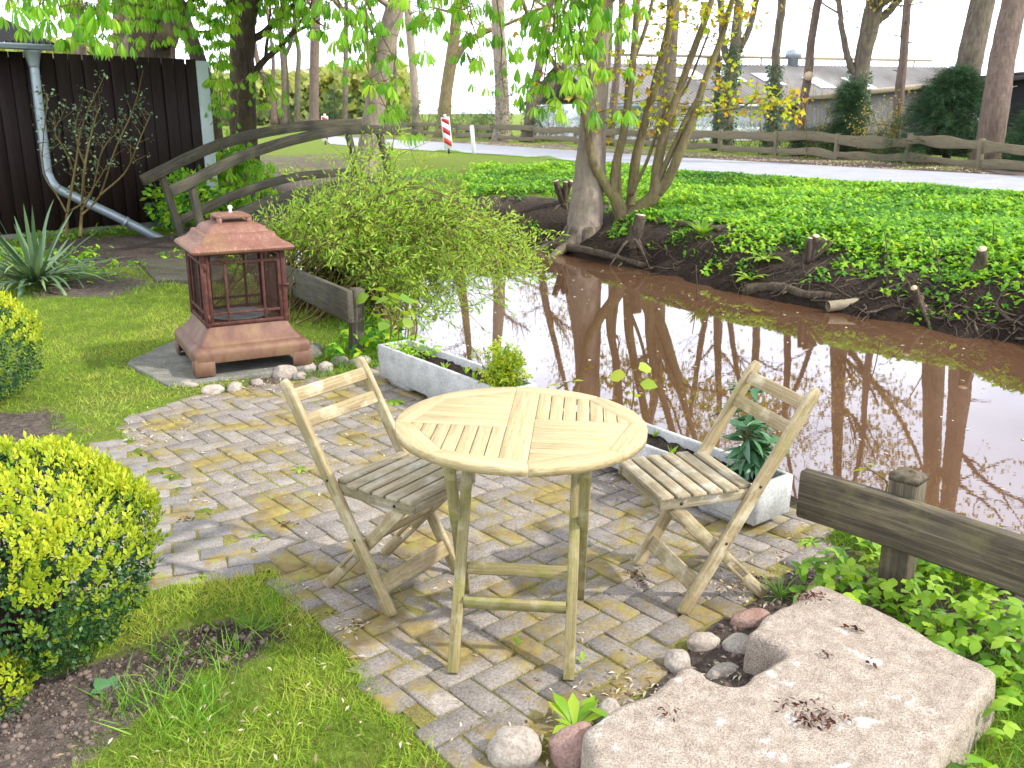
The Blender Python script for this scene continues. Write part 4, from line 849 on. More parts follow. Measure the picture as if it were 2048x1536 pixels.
# ================================================================ TREES
GA = 'tall trees lining the far side of the road'
def fdepth(px): q = np.array(FPX)[::-1, 0]; return float(np.interp(px, q, np.array(FP)[::-1, 1]))
def grow(mb, lf, p0, d0, L, r, lev, leafn, spread=.5, upb=.15, nseg=6, lr=.35):
    d = nrm(d0); P = [np.array(p0)]
    for k in range(nseg): d = nrm(d+rng.normal(0, .13, 3)+np.array([0, 0, upb*.3])); P.append(P[-1]+d*L/nseg)
    P = np.array(P); rad = r*np.linspace(1, .35, nseg+1); mb.tube(P, rad, 6 if r > .03 else 4, caps=False)
    if lev > 0:
        for k in range(3+lev):
            i = random.randint(1, nseg); dd = nrm(nrm(P[i]-P[i-1])+spread*rdir(1)[0]*1.6+np.array([0, 0, upb])); grow(mb, lf, P[i], dd, L*(.4+.3*random.random()), rad[i]*.6, lev-1, leafn, spread, upb, nseg-1, lr)
    if lev <= 1 and leafn:
        for q in P[1:]: lf.extend(list(q+rng.normal(0, lr, (leafn, 3))))
def tree(label, stems, bark, mat_leaf=None, leafn=0, ext=5.0, ivy=None, name='tree', group='bare spring trees behind the road', br=7, leaf=(TRI, .10), brlow=.35, blen=2.2, stubs=0, n=10, lev=1, flare=.25, side=None):
    """stems: list of [(px,py,Y,diameter_px)...] from base to top; first stem is the main trunk"""
    if group == GA:
        k_ = max(1.0, (fdepth(stems[0][0][0])+.7)/stems[0][0][2]); stems = [[(a_, b_, y_*k_, d_) for a_, b_, y_, d_ in st] for st in stems]
    b = pt(*stems[0][0][:3]); t = thing(name, label, 'tree', tuple(b), 0, group); mb = MB(); lf = []
    for si, st in enumerate(stems):
        K = np.array([pt(*s[:3]) for s in st]); rr = np.array([s[3]/CAM_F*s[2]/2 for s in st]); d = nrm(K[-1]-K[-2])
        if ext:
            K = np.vstack([K, K[-1]+nrm(d+rng.normal(0, .05, 3)+[0, 0, .1])*ext*.5, K[-1]+nrm(d+rng.normal(0, .08, 3)+[0, 0, .2])*ext]); rr = np.append(rr, [rr[-1]*.72, rr[-1]*.4])
        m = max(12, len(K)*6); P = resamp(K, m); Rr = np.interp(np.linspace(0, len(K)-1, m), np.arange(len(K)), rr)
        if si == 0:
            hh = P[:, 2]-P[0, 2]; Rr = Rr*(1+flare*2.2*np.exp(-np.clip(hh, 0, 9)/.22)); P[0, 2] -= .15
        P[1:-1] += rng.normal(0, .006, (m-2, 3)); mb.tube(P, Rr, n, 0, None, .07)
        for k in range(br):
            i = int(m*(brlow+(1-brlow)*random.random()))-1; i = min(max(i, 1), m-1); a = rng.uniform(0, 2*math.pi)
            grow(mb, lf, P[i], (math.cos(a), math.sin(a), .35+.5*random.random()), blen*(.6+.7*random.random()), Rr[i]*.35, lev, leafn, upb=.12)
        for k in range(stubs):
            i = random.randint(2, m-2); a = rng.uniform(0, 2*math.pi); q = P[i]+np.array([math.cos(a), math.sin(a), 0])*Rr[i]*.8; mb.tube([q, q+np.array([math.cos(a), math.sin(a), .1])*random.uniform(.1, .9), ], [.02, .008], 5)
    mb.build('trunk', bark, t, smooth=True)
    if mat_leaf and lf:
        lf = np.array(lf); mb = MB(); N = len(lf); mb.scatter(leaf[0], lf, rdir(N, -.9, .2), rdir(N, .2, 1), leaf[1]*rng.uniform(.6, 1.2, N), rng.random(N)); mb.build('crown', mat_leaf, t)
    if ivy:
        K = np.array([pt(*s[:3]) for s in stems[0]]); rr = np.array([s[3]/CAM_F*s[2]/2 for s in stems[0]]); N = ivy[1]; u = rng.uniform(0, ivy[0], N)**1.0*(len(K)-1)
        i = np.clip(u.astype(int), 0, len(K)-2); f = (u-i)[:, None]; c = K[i]*(1-f)+K[i+1]*f; r = rr[i]; a = rng.uniform(0, 2*np.pi, N); o = np.column_stack([np.cos(a), np.sin(a), 0*a])
        mb = MB(); mb.scatter(OVAL, c+o*(r*1.08+np.abs(rng.normal(0, .05, N)))[:, None], nrm(o*.4+rdir(N)+[0, 0, -.6]), o, .085*rng.uniform(.6, 1.4, N), rng.random(N)); mb.build('ivy', 'ivy_leaf', t)
    return t
TW = (TRI, .085)
GA = 'tall trees lining the far side of the road'
tree('thick reddish-brown pine trunk at the right picture edge beside the white gable', [[(1965, 352, 22, 52), (1985, 250, 22, 50), (2005, 120, 22.2, 46), (2030, -10, 22.5, 44)]], 'pine_bark', 'twig_leaf', 3, 7, None, group=GA, stubs=10, leaf=TW, brlow=.7)
tree('thick grey trunk leaning right out of the dark conifer', [[(1895, 300, 25, 52), (1925, 180, 25, 48), (1945, 100, 25, 46), (1968, -10, 25, 44)]], 'grey_bark', 'twig_leaf', 3, 6, None, group=GA, leaf=TW, brlow=.75)
tree('slim straight brown trunk left of the dark conifer', [[(1786, 322, 26, 19), (1797, 200, 26, 18), (1808, 100, 26, 16), (1817, -10, 26, 14)]], 'pine_bark', 'twig_leaf', 3, 5, None, group=GA, stubs=14, leaf=TW, brlow=.7)
tree('forked tree with ivy on its lower trunk in front of the grey lean-to', [[(1702, 318, 28, 42), (1712, 220, 28, 34), (1725, 120, 28, 32), (1745, 30, 28, 34), (1752, -10, 28, 30)], [(1713, 150, 28, 15), (1697, 120, 28, 13), (1684, 60, 28, 11), (1676, -10, 28, 10)], [(1752, 45, 28, 16), (1775, 25, 28, 15), (1805, -10, 28, 13)]], 'grey_bark', 'twig_leaf', 4, 5, (.45, 900), group=GA, leaf=TW, brlow=.5)
tree('brown trunk with a pale round pruning scar at roof height', [[(1592, 314, 27, 18), (1604, 220, 27, 17), (1616, 150, 27, 16), (1624, 70, 27, 15), (1638, -10, 27, 14)]], 'pine_bark', 'twig_leaf', 3, 5, (.12, 260), group=GA, leaf=TW, brlow=.7)
_ky = 27*max(1.0, (fdepth(1592)+.7)/27); kn = pt(1617, 152, _ky-.27); mb = MB(); mb.tube([kn, kn+np.array([0, -.06, 0])], .13, 12)
o = mb.build('pruning_scar', 'cut_wood', bpy.data.objects['tree.004'])
tree('ivy-wrapped slender tree before the white barn wall', [[(1541, 310, 30, 22), (1548, 210, 30, 20), (1552, 110, 30, 16), (1565, -10, 30, 15)]], 'grey_bark', 'twig_leaf', 3, 5, (.6, 1500), group=GA, leaf=TW, brlow=.6)
tree('three-pronged ivy-clad tree at the left part of the barn', [[(1451, 305, 30, 26), (1456, 200, 30, 26), (1468, 120, 30, 24), (1476, 30, 30, 18), (1480, -10, 30, 15)], [(1458, 130, 30, 13), (1447, 90, 30, 12), (1441, -10, 30, 12)], [(1476, 105, 30, 13), (1498, 60, 30, 12), (1516, -10, 30, 11)]], 'grey_bark', 'twig_leaf', 3, 5, (.6, 1500), group=GA, leaf=TW, brlow=.5)
tree('thin ivy-covered stem just left of the three-pronged tree', [[(1430, 302, 31, 13), (1434, 210, 31, 12), (1437, 120, 31, 8), (1440, 60, 31, 5)]], 'grey_bark', None, 0, 2, (.7, 700), group=GA, brlow=.7)
tree('olive-grey trunk standing behind the multi-stemmed maple', [[(1326, 300, 27, 36), (1333, 200, 27, 33), (1340, 100, 27, 28), (1348, -10, 27, 24)]], 'grey_bark', 'twig_leaf', 3, 5, None, group=GA, leaf=TW, brlow=.6)
tree('slim brown trunk right of the large beech trunk', [[(1218, 290, 30, 17), (1230, 180, 30, 15), (1240, 60, 30, 13), (1246, -10, 30, 12)]], 'pine_bark', 'twig_leaf', 4, 5, (.2, 200), group=GA, leaf=TW, brlow=.6)
tree('leaning trunk with a right-hand fork behind the chestnut leaves', [[(1055, 282, 31, 26), (1066, 190, 31, 20), (1085, 100, 31, 17), (1098, 20, 31, 15), (1104, -10, 31, 14)], [(1066, 205, 31, 14), (1100, 175, 31, 13), (1125, 145, 31, 11), (1140, 60, 31, 9)]], 'pine_bark', 'twig_leaf', 3, 5, (.4, 700), group=GA, leaf=TW, brlow=.5)
tree('straight trunk with ivy foot near the white marker post', [[(1003, 284, 30, 34), (1004, 180, 30, 27), (997, 60, 30, 26), (995, -10, 30, 24)]], 'beech_bark', 'twig_leaf', 3, 5, (.5, 1100), group=GA, leaf=TW, brlow=.6)
tree('forked mossy tree behind the leaning warning beacon', [[(886, 272, 31, 30), (892, 190, 31, 26), (904, 110, 31, 24), (912, 40, 31, 20), (918, -10, 31, 18)], [(900, 140, 31, 14), (930, 90, 31, 13), (975, 62, 31, 10), (1010, 50, 31, 6)]], 'maple_bark', 'twig_leaf', 5, 5, (.2, 260), group=GA, leaf=TW, brlow=.45)
tree('smooth slim trunk between the pale leaning beech and the forked mossy tree', [[(832, 268, 32, 16), (829, 180, 32, 16), (822, 90, 32, 15), (812, -10, 32, 14)]], 'beech_bark', 'twig_leaf', 3, 5, None, group=GA, leaf=TW, brlow=.6)
tree('very thin dark stem right beside the pale leaning beech', [[(789, 262, 33, 9), (790, 170, 33, 8), (790, 60, 33, 6), (789, -10, 33, 5)]], 'grey_bark', 'twig_leaf', 3, 4, (.6, 300), group=GA, leaf=TW, brlow=.5)
tree('thin greenish stem left of the pale leaning beech', [[(689, 256, 34, 11), (691, 160, 34, 10), (692, 60, 34, 9), (693, -10, 34, 8)]], 'grey_bark', 'twig_leaf', 3, 4, None, group=GA, leaf=TW, brlow=.5, stubs=14)
tree('stout brown trunk above the beacon seen over the bridge', [[(628, 254, 36, 19), (628, 160, 36, 18), (630, 60, 36, 18), (633, -10, 36, 17)]], 'pine_bark', 'twig_leaf', 4, 5, None, group=GA, leaf=TW, brlow=.5, stubs=20)
tree('slender bending trunk in front of the yellow wood', [[(594, 250, 38, 10), (595, 160, 38, 10), (598, 105, 38, 9), (590, 60, 38, 8), (590, -10, 38, 7)]], 'grey_bark', 'twig_leaf', 4, 4, (.35, 200), group=GA, leaf=TW, brlow=.4)
tree('wide-branching trunk in front of the yellow wood', [[(572, 250, 37, 16), (570, 160, 37, 14), (566, 105, 37, 13), (558, 40, 37, 10), (551, -10, 37, 9)], [(570, 112, 37, 8), (583, 80, 37, 7), (592, 20, 37, 6)]], 'grey_bark', 'twig_leaf', 4, 4, (.2, 120), group=GA, leaf=TW, brlow=.4)
tree('crooked two-stemmed tree right of the dark chestnut trunk', [[(550, 245, 34, 13), (542, 180, 34, 13), (522, 145, 34, 11), (511, 100, 34, 9), (506, 60, 34, 8)], [(542, 172, 34, 9), (547, 130, 34, 7), (541, 70, 34, 6), (530, -10, 34, 5)]], 'pine_bark', None, 0, 3, None, group=GA, brlow=.5)
# near trees
tree('dark thick chestnut trunk behind the left part of the bridge', [[(492, 362, 19.5, 62), (489, 300, 19.5, 54), (487, 200, 19.5, 50), (484, 100, 19.5, 47), (488, 30, 19.5, 46), (500, -20, 19.5, 48)], [(484, 40, 19.5, 26), (460, 0, 19.3, 24), (440, -60, 19, 20)]], 'dark_bark', None, 0, 3.5, None, name='chestnut_tree', group=None, n=16, br=5)
tree('dark slanting trunk between the shed corner and the chestnut trunk', [[(432, 350, 21, 34), (425, 240, 21, 32), (400, 130, 21, 30), (362, 30, 21, 28), (345, -20, 21, 26)]], 'dark_bark', None, 0, 3, None, name='chestnut_tree', group=None, n=14, br=3)
tree('huge dark trunk rising behind the shed wall', [[(305, 330, 23, 95), (303, 120, 23, 84), (303, 40, 23, 82), (300, -20, 23, 80)], [(330, 90, 22.6, 40), (345, 40, 22.6, 38), (350, -20, 22.6, 36)]], 'dark_bark', None, 0, 4, None, name='tree', group=None, n=16, br=3)
tree('brown trunk seen above the shed wall left of the huge dark one', [[(243, 330, 25, 34), (243, 100, 25, 30), (240, -20, 25, 30)]], 'grey_bark', None, 0, 4, None, group=None, br=3)
tree('slim grey trunk over the shed wall at the far left', [[(160, 330, 26, 30), (158, 100, 26, 26), (150, -20, 26, 26)]], 'grey_bark', None, 0, 4, None, group=None, br=3)
tree('pale pinkish leaning beech trunk at the right end of the bridge', [[(728, 372, 23.5, 42), (732, 330, 23.5, 40), (745, 240, 23.5, 41), (764, 130, 23.5, 40), (786, 30, 23.5, 37), (800, -20, 23.5, 35)], [(755, 150, 23.4, 14), (730, 75, 23.2, 12), (700, 40, 23, 9)]], 'beech_bark', 'twig_leaf', 2, 6, None, name='beech_tree', group=None, n=16, leaf=TW, brlow=.6)
BT = tree('large smooth beech trunk with flared roots at the water edge', [[(1168, 500, 15.7, 74), (1168, 470, 15.7, 70), (1172, 420, 15.75, 66), (1180, 330, 15.8, 58), (1190, 200, 15.9, 50), (1199, 100, 16, 46), (1205, -10, 16, 42)]], 'beech_bark', 'twig_leaf', 2, 6, None, name='beech_tree', group=None, n=20, leaf=TW, brlow=.75, flare=.12)
for a in np.linspace(0, 5.6, 8):
    c = pt(1168, 492, 15.7); d = np.array([math.cos(a), math.sin(a), 0]); L = random.uniform(.5, 1.0); mb = MB(); P = [c+d*.2+up_*.28, c+d*.38+up_*.08, c+d*(.4+L*.5)+up_*(-.06), c+d*(.4+L)+up_*-.25]; mb.tube(resamp(P, 12), np.linspace(.13, .03, 12), 8, 0, None, .1); mb.build('root', 'grey_bark', BT, smooth=True)
# multi-stemmed maple on the bank
MS = [[(1246, 452, 15.6, 34), (1238, 410, 15.6, 26), (1215, 375, 15.6, 21), (1186, 325, 15.5, 16), (1175, 260, 15.4, 13), (1160, 205, 15.3, 11), (1110, 130, 15, 9), (1060, 40, 14.8, 8), (1040, -20, 14.8, 7)],
      [(1246, 440, 15.6, 26), (1228, 392, 15.6, 18), (1232, 330, 15.6, 17), (1246, 270, 15.6, 16), (1258, 190, 15.6, 15), (1268, 100, 15.6, 14), (1276, -20, 15.6, 11)],
      [(1250, 440, 15.7, 20), (1240, 400, 15.7, 11), (1238, 320, 15.7, 10), (1252, 230, 15.7, 10), (1258, 150, 15.7, 9), (1290, 60, 15.7, 8), (1310, -20, 15.7, 6)],
      [(1256, 440, 15.8, 26), (1262, 400, 15.8, 20), (1270, 330, 15.8, 19), (1286, 260, 15.8, 17), (1305, 190, 15.8, 17), (1330, 90, 15.8, 15), (1350, 0, 15.8, 13), (1354, -20, 15.8, 12)],
      [(1258, 445, 15.6, 40), (1285, 415, 15.5, 30), (1310, 385, 15.4, 27), (1315, 330, 15.4, 20), (1330, 262, 15.3, 18), (1350, 205, 15.3, 16), (1380, 120, 15.3, 14), (1410, 40, 15.3, 12), (1430, -20, 15.3, 10)],
      [(1315, 385, 15.4, 24), (1338, 355, 15.3, 20), (1365, 290, 15.2, 18), (1390, 225, 15.2, 15), (1410, 160, 15.2, 13), (1445, 70, 15.2, 11), (1470, -20, 15.2, 9)],
      [(1312, 370, 15.4, 14), (1340, 310, 15.3, 11), (1372, 240, 15.2, 11), (1400, 190, 15.2, 9)],
      [(1390, 228, 15.2, 7), (1430, 222, 15.1, 5), (1480, 215, 15.0, 4), (1510, 200, 15.0, 2)],
      [(1262, 390, 15.7, 8), (1295, 320, 15.5, 7), (1330, 220, 15.4, 6), (1370, 180, 15.4, 5), (1420, 60, 15.4, 4)]]
mp = thing('maple_tree', 'multi-stemmed young maple with yellow and rust coloured leaves on the far bank', 'tree', tuple(pt(1250, 450, 15.6))); mb = MB(); lf = []
for st in MS:
    K = np.array([pt(*s[:3]) for s in st]); rr = np.array([s[3]/CAM_F*s[2]/2 for s in st]); m = len(K)*6; P = resamp(K, m); mb.tube(P, np.interp(np.linspace(0, len(K)-1, m), np.arange(len(K)), rr), 10, 0, None, .06)
    for k in range(7):
        i = random.randint(m//2, m-1); a = rng.uniform(0, 6.28); Q = [P[i]]; d = nrm(np.array([math.cos(a), math.sin(a)*.6, .1]))
        for _ in range(5): d = nrm(d+rng.normal(0, .2, 3)); Q.append(Q[-1]+d*random.uniform(.08, .17))
        mb.tube(Q, np.linspace(.009, .003, 6), 4, caps=False); lf += [q+rng.normal(0, .05, 3) for q in Q[2:] for _ in range(2)]
    lf += [P[i]+rng.normal(0, .12, 3) for i in rng.integers(m//2, m, 10)]
for px, py, r, k in ((1530, 195, 45, 26), (1590, 200, 40, 26), (1570, 225, 40, 14), (1480, 205, 50, 20), (1440, 150, 50, 18), (1420, 20, 60, 34), (1480, 20, 55, 26), (1230, 120, 40, 12), (1290, 130, 60, 20), (1240, 225, 50, 14), (1330, 205, 60, 16)):
    lf += [pt(px+random.gauss(0, r*.5), py+random.gauss(0, r*.4), 15+random.gauss(0, .3)) for _ in range(k)]
mb.build('trunk', 'maple_bark', mp, smooth=True); lf = np.array(lf); N = len(lf); mb = MB(); mb.scatter(MAPLE, lf, nrm(rdir(N)+[0, 0, -.3]), rdir(N, .3, 1), .12*rng.uniform(.5, 1.2, N), rng.random(N)); mb.build('crown', 'maple_leaf', mp)

# chestnut branches hanging into the picture (their trunk stands behind the bridge)
def chest_branch(label, tips, Y0, org, spread=.6, den=4, tpl=CHEST, sc=1.0):
    tips = np.array(tips, float); b = pt(org[0], org[1], Y0+org[2]); t = thing('chestnut_branch', label, 'branch', tuple(b), 0, None); mb = MB(); cp, cf, cu = [], [], []
    for tx, ty in tips:
        Yt = Y0+random.gauss(0, spread); e = pt(tx, ty, Yt); m = (b+e)/2+np.array([random.gauss(0, .12), random.gauss(0, .12), .28+.2*random.random()]); P = resamp(np.array([b, m, e]), 12); P[1:-1] += rng.normal(0, .015, (10, 3))
        mb.tube(P, np.linspace(.016, .004, 12), 5, caps=False)
        for k in range(3, 12):
            for q in range(den if k > 8 else max(1, den-2)):
                if random.random() < .25: continue
                a = rng.uniform(0, 6.28); d = np.array([math.cos(a), math.sin(a), random.uniform(-.1, .5)]); c = P[k]+d*random.uniform(.02, .24)*np.array([1, 1, .7])
                mb.tube([P[k], (P[k]+c)/2+np.array([0, 0, .02]), c], [.004, .0025, .0018], 4, caps=False) if random.random() < .6 else None
                cp.append(c); cf.append(nrm(d*np.array([1, 1, .15])+rng.normal(0, .15, 3))); cu.append(nrm([rng.normal(0, .2), rng.normal(0, .2), 1]))
    mb.build('twig', 'twig_bark', t, smooth=True); N = len(cp); mb = MB(); half = N//2
    for T, sl in ((tpl, slice(0, half)), (CHEST2, slice(half, N))):
        cp_, cf_, cu_ = cp[sl], cf[sl], cu[sl]; mb.scatter(T, np.array(cp_), np.array(cf_), np.array(cu_), sc*rng.uniform(.5, .92, len(cp_)), np.clip(rng.normal(.5, .25, len(cp_)), 0, 1))
    mb.build('foliage', 'chestnut_leaf', t)
chest_branch('chestnut branch drooping furthest down beside the pale leaning beech', [(800, 268), (775, 225), (740, 170), (700, 120), (720, 60), (690, 50), (660, 40), (790, 120), (650, 60)], 8.8, (640, -160, .8))
chest_branch('chestnut branch with leaves hanging in front of the forked mossy tree', [(850, 105), (905, 70), (945, 120), (880, 30), (985, 175), (1010, 195), (930, 20), (820, 30), (960, 50), (870, 60)], 8.4, (830, -170, .5))
chest_branch('chestnut branch with pale leaves in front of the large beech trunk', [(1075, 215), (1110, 200), (1195, 225), (1180, 180), (1215, 140), (1240, 60), (1130, 110), (1040, 100), (1060, 30), (1190, 30), (1150, 60), (1225, 15), (1090, 150), (1160, 140)], 8.0, (1080, -180, .4), .4, 5)
chest_branch('big-leaved chestnut branch over the shed gutter at the top left', [(40, 55), (110, 40), (20, 20), (160, 20), (80, 10), (200, 30), (130, 60)], 6.6, (40, -150, .5), .5, 5)
chest_branch('chestnut branch spreading above the shed wall', [(230, 70), (270, 40), (310, 80), (190, 70), (250, 10), (340, 20), (370, 60), (220, 90), (160, 85), (120, 80), (300, 20), (400, 20)], 13.0, (260, -120, 1.5), 1.2, 9, CHEST, 1.15)
chest_branch('chestnut branch around the slanting dark trunk', [(420, 60), (440, 110), (430, 160), (445, 200), (400, 90), (550, 90), (575, 70), (555, 40), (600, 40), (620, 60), (570, 20), (430, 220)], 15.5, (480, -90, 1.5), 1.0, 8, CHEST, 1.2)
chest_branch('chestnut shoot with drooping leaves on the lower chestnut trunk', [(440, 235), (535, 205), (555, 215), (420, 250), (470, 262)], 14.5, (485, 175, 3.5), .5, 2, CHEST, 1.0)
chest_branch('low chestnut sucker leaves behind the lower bridge rail', [(440, 400), (470, 380), (510, 360), (530, 350), (450, 350), (490, 400), (420, 430), (540, 380), (430, 340), (400, 420)], 16.0, (470, 340, 1.0), .5, 7, CHEST, 1.2)
# unseen chestnut leaf clumps added above the picture for shade and water reflections
ct = bpy.data.objects['chestnut_tree']; N = 3600; c = np.array([-3.0, 13.4, 5.2]); P = c+rdir(N)*(rng.random(N)**.4)[:, None]*np.array([3.2, 3.4, 1.4]); P = P[(P[:, 2] > 3.9)]; N = len(P)
mb = MB(); mb.scatter(CHEST, P, nrm(rdir(N, -.1, .1)), nrm(rdir(N, .7, 1)), rng.uniform(1.4, 2.2, N), np.clip(rng.normal(.45, .25, N), 0, 1)); c = np.array([-2.2, 18.2, 5.5]); Q = c+rdir(2600)*(rng.random(2600)**.4)[:, None]*np.array([2.8, 2.6, 1.3]); Q = Q[Q[:, 2] > 4.3]; n = len(Q); mb.scatter(CHEST, Q, nrm(rdir(n, -.1, .1)), nrm(rdir(n, .7, 1)), rng.uniform(1.4, 2.2, n), np.clip(rng.normal(.45, .25, n), 0, 1)); c = np.array([1.0, 11.6, 4.3]); Q = c+rdir(2400)*(rng.random(2400)**.4)[:, None]*np.array([3.0, 3.0, 1.5]); Q = Q[(Q[:, 2] > 1.95+.118*Q[:, 1]) & (fbm(Q*.9, 2) > .0)]; n = len(Q); mb.scatter(CHEST, Q, nrm(rdir(n, -.1, .1)), nrm(rdir(n, .7, 1)), rng.uniform(.8, 1.3, n), np.clip(rng.normal(.45, .25, n), 0, 1)); mb.build('crown', 'chestnut_leaf', ct)

# hedge shrubs and conifers behind the road fence
def bushcloud(name, label, cat, c, rad, N, tpl, sc, mt, stem='twig_bark', group=None, zb=0, dens=.35, lump=.35, topm=None):
    c = np.asarray(c, float); t = thing(name, label, cat, (c[0], c[1], zb), 0, group); D = rdir(N); rr = 1+lump*fbm(D*1.8+c*3.1, 2)
    P = c+D*(rr*(1-dens*rng.random(N)**1.5))[:, None]*np.asarray(rad); P = P[P[:, 2] > zb-.03]; n = len(P); O = nrm((P-c)/np.asarray(rad))
    mb = MB(); mb.scatter(tpl, P, nrm(O+rdir(n)*.9), nrm(rdir(n)+[0, 0, .6]), sc*rng.uniform(.6, 1.3, n), rng.random(n)); mb.build('foliage', mt, t)
    mb = MB()
    for k in range(7): a = rng.uniform(0, 6.28); mb.tube(resamp(np.array([(c[0], c[1], zb-.05), (c[0]+.2*rad[0]*math.cos(a), c[1]+.2*rad[1]*math.sin(a), (c[2]+zb)/2), c+np.array([math.cos(a)*.6, math.sin(a)*.6, .3])*np.asarray(rad)]), 6), np.linspace(.035, .008, 6)*max(.3, min(1.2, rad[2])), 5, caps=False)
    mb.build('stem', stem, t); return t
def conifer(label, px, py, Y, hpx, wpx, N, group=None):
    Y = max(Y, fdepth(px)+1.4); b = pt(px, py, Y); b[2] = zfun(b[None])[0]; H_ = pt(px, py-hpx, Y)[2]-b[2]; Wd_ = wpx/CAM_F*Y/2; t = thing('conifer', label, 'conifer', tuple(b), 0, group); cp, cf = [], []; mb = MB(); mb.tube([b-up_*.1, b+up_*H_*.95], [.12, .02], 8); 
    for k in range(N//40):
        u = random.random()**.8; z = b[2]+.1+u*H_*.93; a = rng.uniform(0, 6.28); L = Wd_*(1.05-u)**.75*random.uniform(.55, 1.15); d = np.array([math.cos(a), math.sin(a), .12]); 
        q = np.array([b[0], b[1], z]); mb.tube([q, q+d*L], [.02, .006], 4, caps=False) if k % 3 == 0 else None
        s_ = rng.uniform(.15, 1, 40); cp.append(q+d*L*s_[:, None]+rng.normal(0, .10, (40, 3))*np.array([1, 1, .7])-up_*(.25*L*s_**2)[:, None]); cf.append(nrm(d+rng.normal(0, .5, (40, 3))-[0, 0, .35]))
    mb.build('trunk', 'dark_bark', t); mb = MB(); cp = np.concatenate(cp); cf = np.concatenate(cf); mb.scatter(SPRIG, cp, cf, rdir(len(cp), .2, 1), .11*rng.uniform(.6, 1.4, len(cp)), rng.random(len(cp))); mb.build('foliage', 'conifer_leaf', t)
conifer('broad dark conifer between the two right-hand trunks', 1890, 335, 24, 200, 300, 14000)
conifer('narrow dark conifer at the foot of the forked ivy tree', 1690, 318, 27, 155, 120, 5200)
conifer('small spiky conifer left of the pale beech', 672, 262, 36, 95, 60, 1800)
conifer('dark low conifer at the right picture edge', 2060, 345, 21, 120, 110, 3600)
HB = [(560, 245, 37, 62, 48), (620, 250, 36, 70, 55), (700, 250, 35, 80, 62), (775, 258, 34, 70, 60), (850, 262, 33, 66, 60), (980, 275, 31.5, 46, 60), (1100, 280, 31, 60, 62), (1190, 285, 30, 66, 70), (1290, 292, 29.5, 72, 80), (1385, 298, 29.5, 70, 74), (1490, 306, 29, 62, 62), (1570, 312, 28, 70, 66), (1640, 318, 27.5, 70, 60), (1760, 325, 27, 45, 50), (500, 240, 38, 60, 45), (440, 240, 39, 60, 50), (2000, 345, 23, 60, 60), (930, 268, 32.5, 46, 50)]
HL = ['dark evergreen shrub above the middle of the bridge handrail', 'dark evergreen shrub at the foot of the stout brown trunk', 'dark evergreen shrub left of the pale leaning beech', 'dark evergreen shrub right of the pale leaning beech', 'loose evergreen shrub left of the forked mossy tree', 'low ivy shrub at the foot of the straight ivy-footed trunk', 'ivy shrub below the leaning forked trunk', 'evergreen shrub behind the fence left of the large beech', 'dark holly-like shrub behind the maple stems', 'blue-green shrub against the white barn wall, left half', 'thin shrub before the barn between two ivy trees', 'dark shrub by the trunk with the pruning scar', 'dense shrub beside the narrow conifer', 'low shrub in front of the grey lean-to', 'dark shrub right of the chestnut trunk', 'dark shrub behind the chestnut trunk', 'low shrub at the foot of the right-hand pine', 'small shrub behind the striped beacon']
for (px, py, Y, w, h), lb in zip(HB, HL):
    Y = max(Y, fdepth(px)+1.6)
    b = pt(px, py, Y); b[2] = zfun(b[None])[0]; W_ = w/CAM_F*Y*.66; H_ = max(.3, (pt(px, py-h, Y)[2]-b[2])/1.9); bushcloud('evergreen_shrub', lb, 'shrub', (b[0], b[1], b[2]+H_*.95), (W_, .9, H_), (450 if 1370 < px < 1600 else 1500), SPRIG, .12, 'conifer_leaf', group='evergreen shrubs behind the road fence', zb=b[2], dens=.6)
tw = []
for px, py, Y, r in ((1800, 215, 24.5, 45), (1750, 240, 25.5, 40), (1640, 190, 26.5, 50), (1540, 190, 28.5, 40)):
    Y = max(Y, fdepth(px)+.8); c = pt(px, py, Y); tw.append((c, r/CAM_F*Y))
for k, ((c, r), lb) in enumerate(zip(tw, ('budding orange twiggy shrub left of the broad conifer', 'budding twiggy shrub in front of the lean-to', 'yellowish budding twigs before the barn roof', 'yellowish budding twigs on the ivy-wrapped slender tree'))):
    t = thing('budding_shrub', lb, 'shrub', (c[0], c[1], .3), 0, 'budding twiggy shrubs'); mb = MB(); lf = []
    for q in range(16):
        a = rng.uniform(0, 6.28); e = c+rdir(1)[0]*r*np.array([1.2, .7, 1.0]); P = resamp(np.array([(c[0]+rng.normal(0, .35)*r, c[1]+rng.normal(0, .2), .3), (np.array([c[0], c[1], .3])*.45+e*.55)+rng.normal(0, .12, 3), e]), 9); mb.tube(P, np.linspace(.010, .003, 9), 4, caps=False); lf += [p_+rng.normal(0, .10, 3) for p_ in P[4:] for _ in range(5)]
    mb.build('twig', 'twig_bark', t); lf = np.array(lf); mb = MB(); mb.scatter(OVAL, lf, rdir(len(lf)), rdir(len(lf), .2, 1), .06*rng.uniform(.5, 1.3, len(lf)), rng.random(len(lf))); mb.build('foliage', 'twig_leaf', t)
# far yellow-green wood beyond the field
mb = MB(); N = 9000; X = rng.uniform(-62, -12, N); H_ = 7+3*fbm(np.column_stack([X*.12, X*0, X*0]), 3); Z = rng.random(N)**.8*np.clip(H_, 2, 12); Y = 118+rng.normal(0, 4, N)
mb.scatter(TRI, np.column_stack([X, Y, Z]), rdir(N), rdir(N, .1, 1), rng.uniform(.5, 1.1, N), rng.random(N)); stuff(mb.build('distant_wood', 'wood_leaf'))

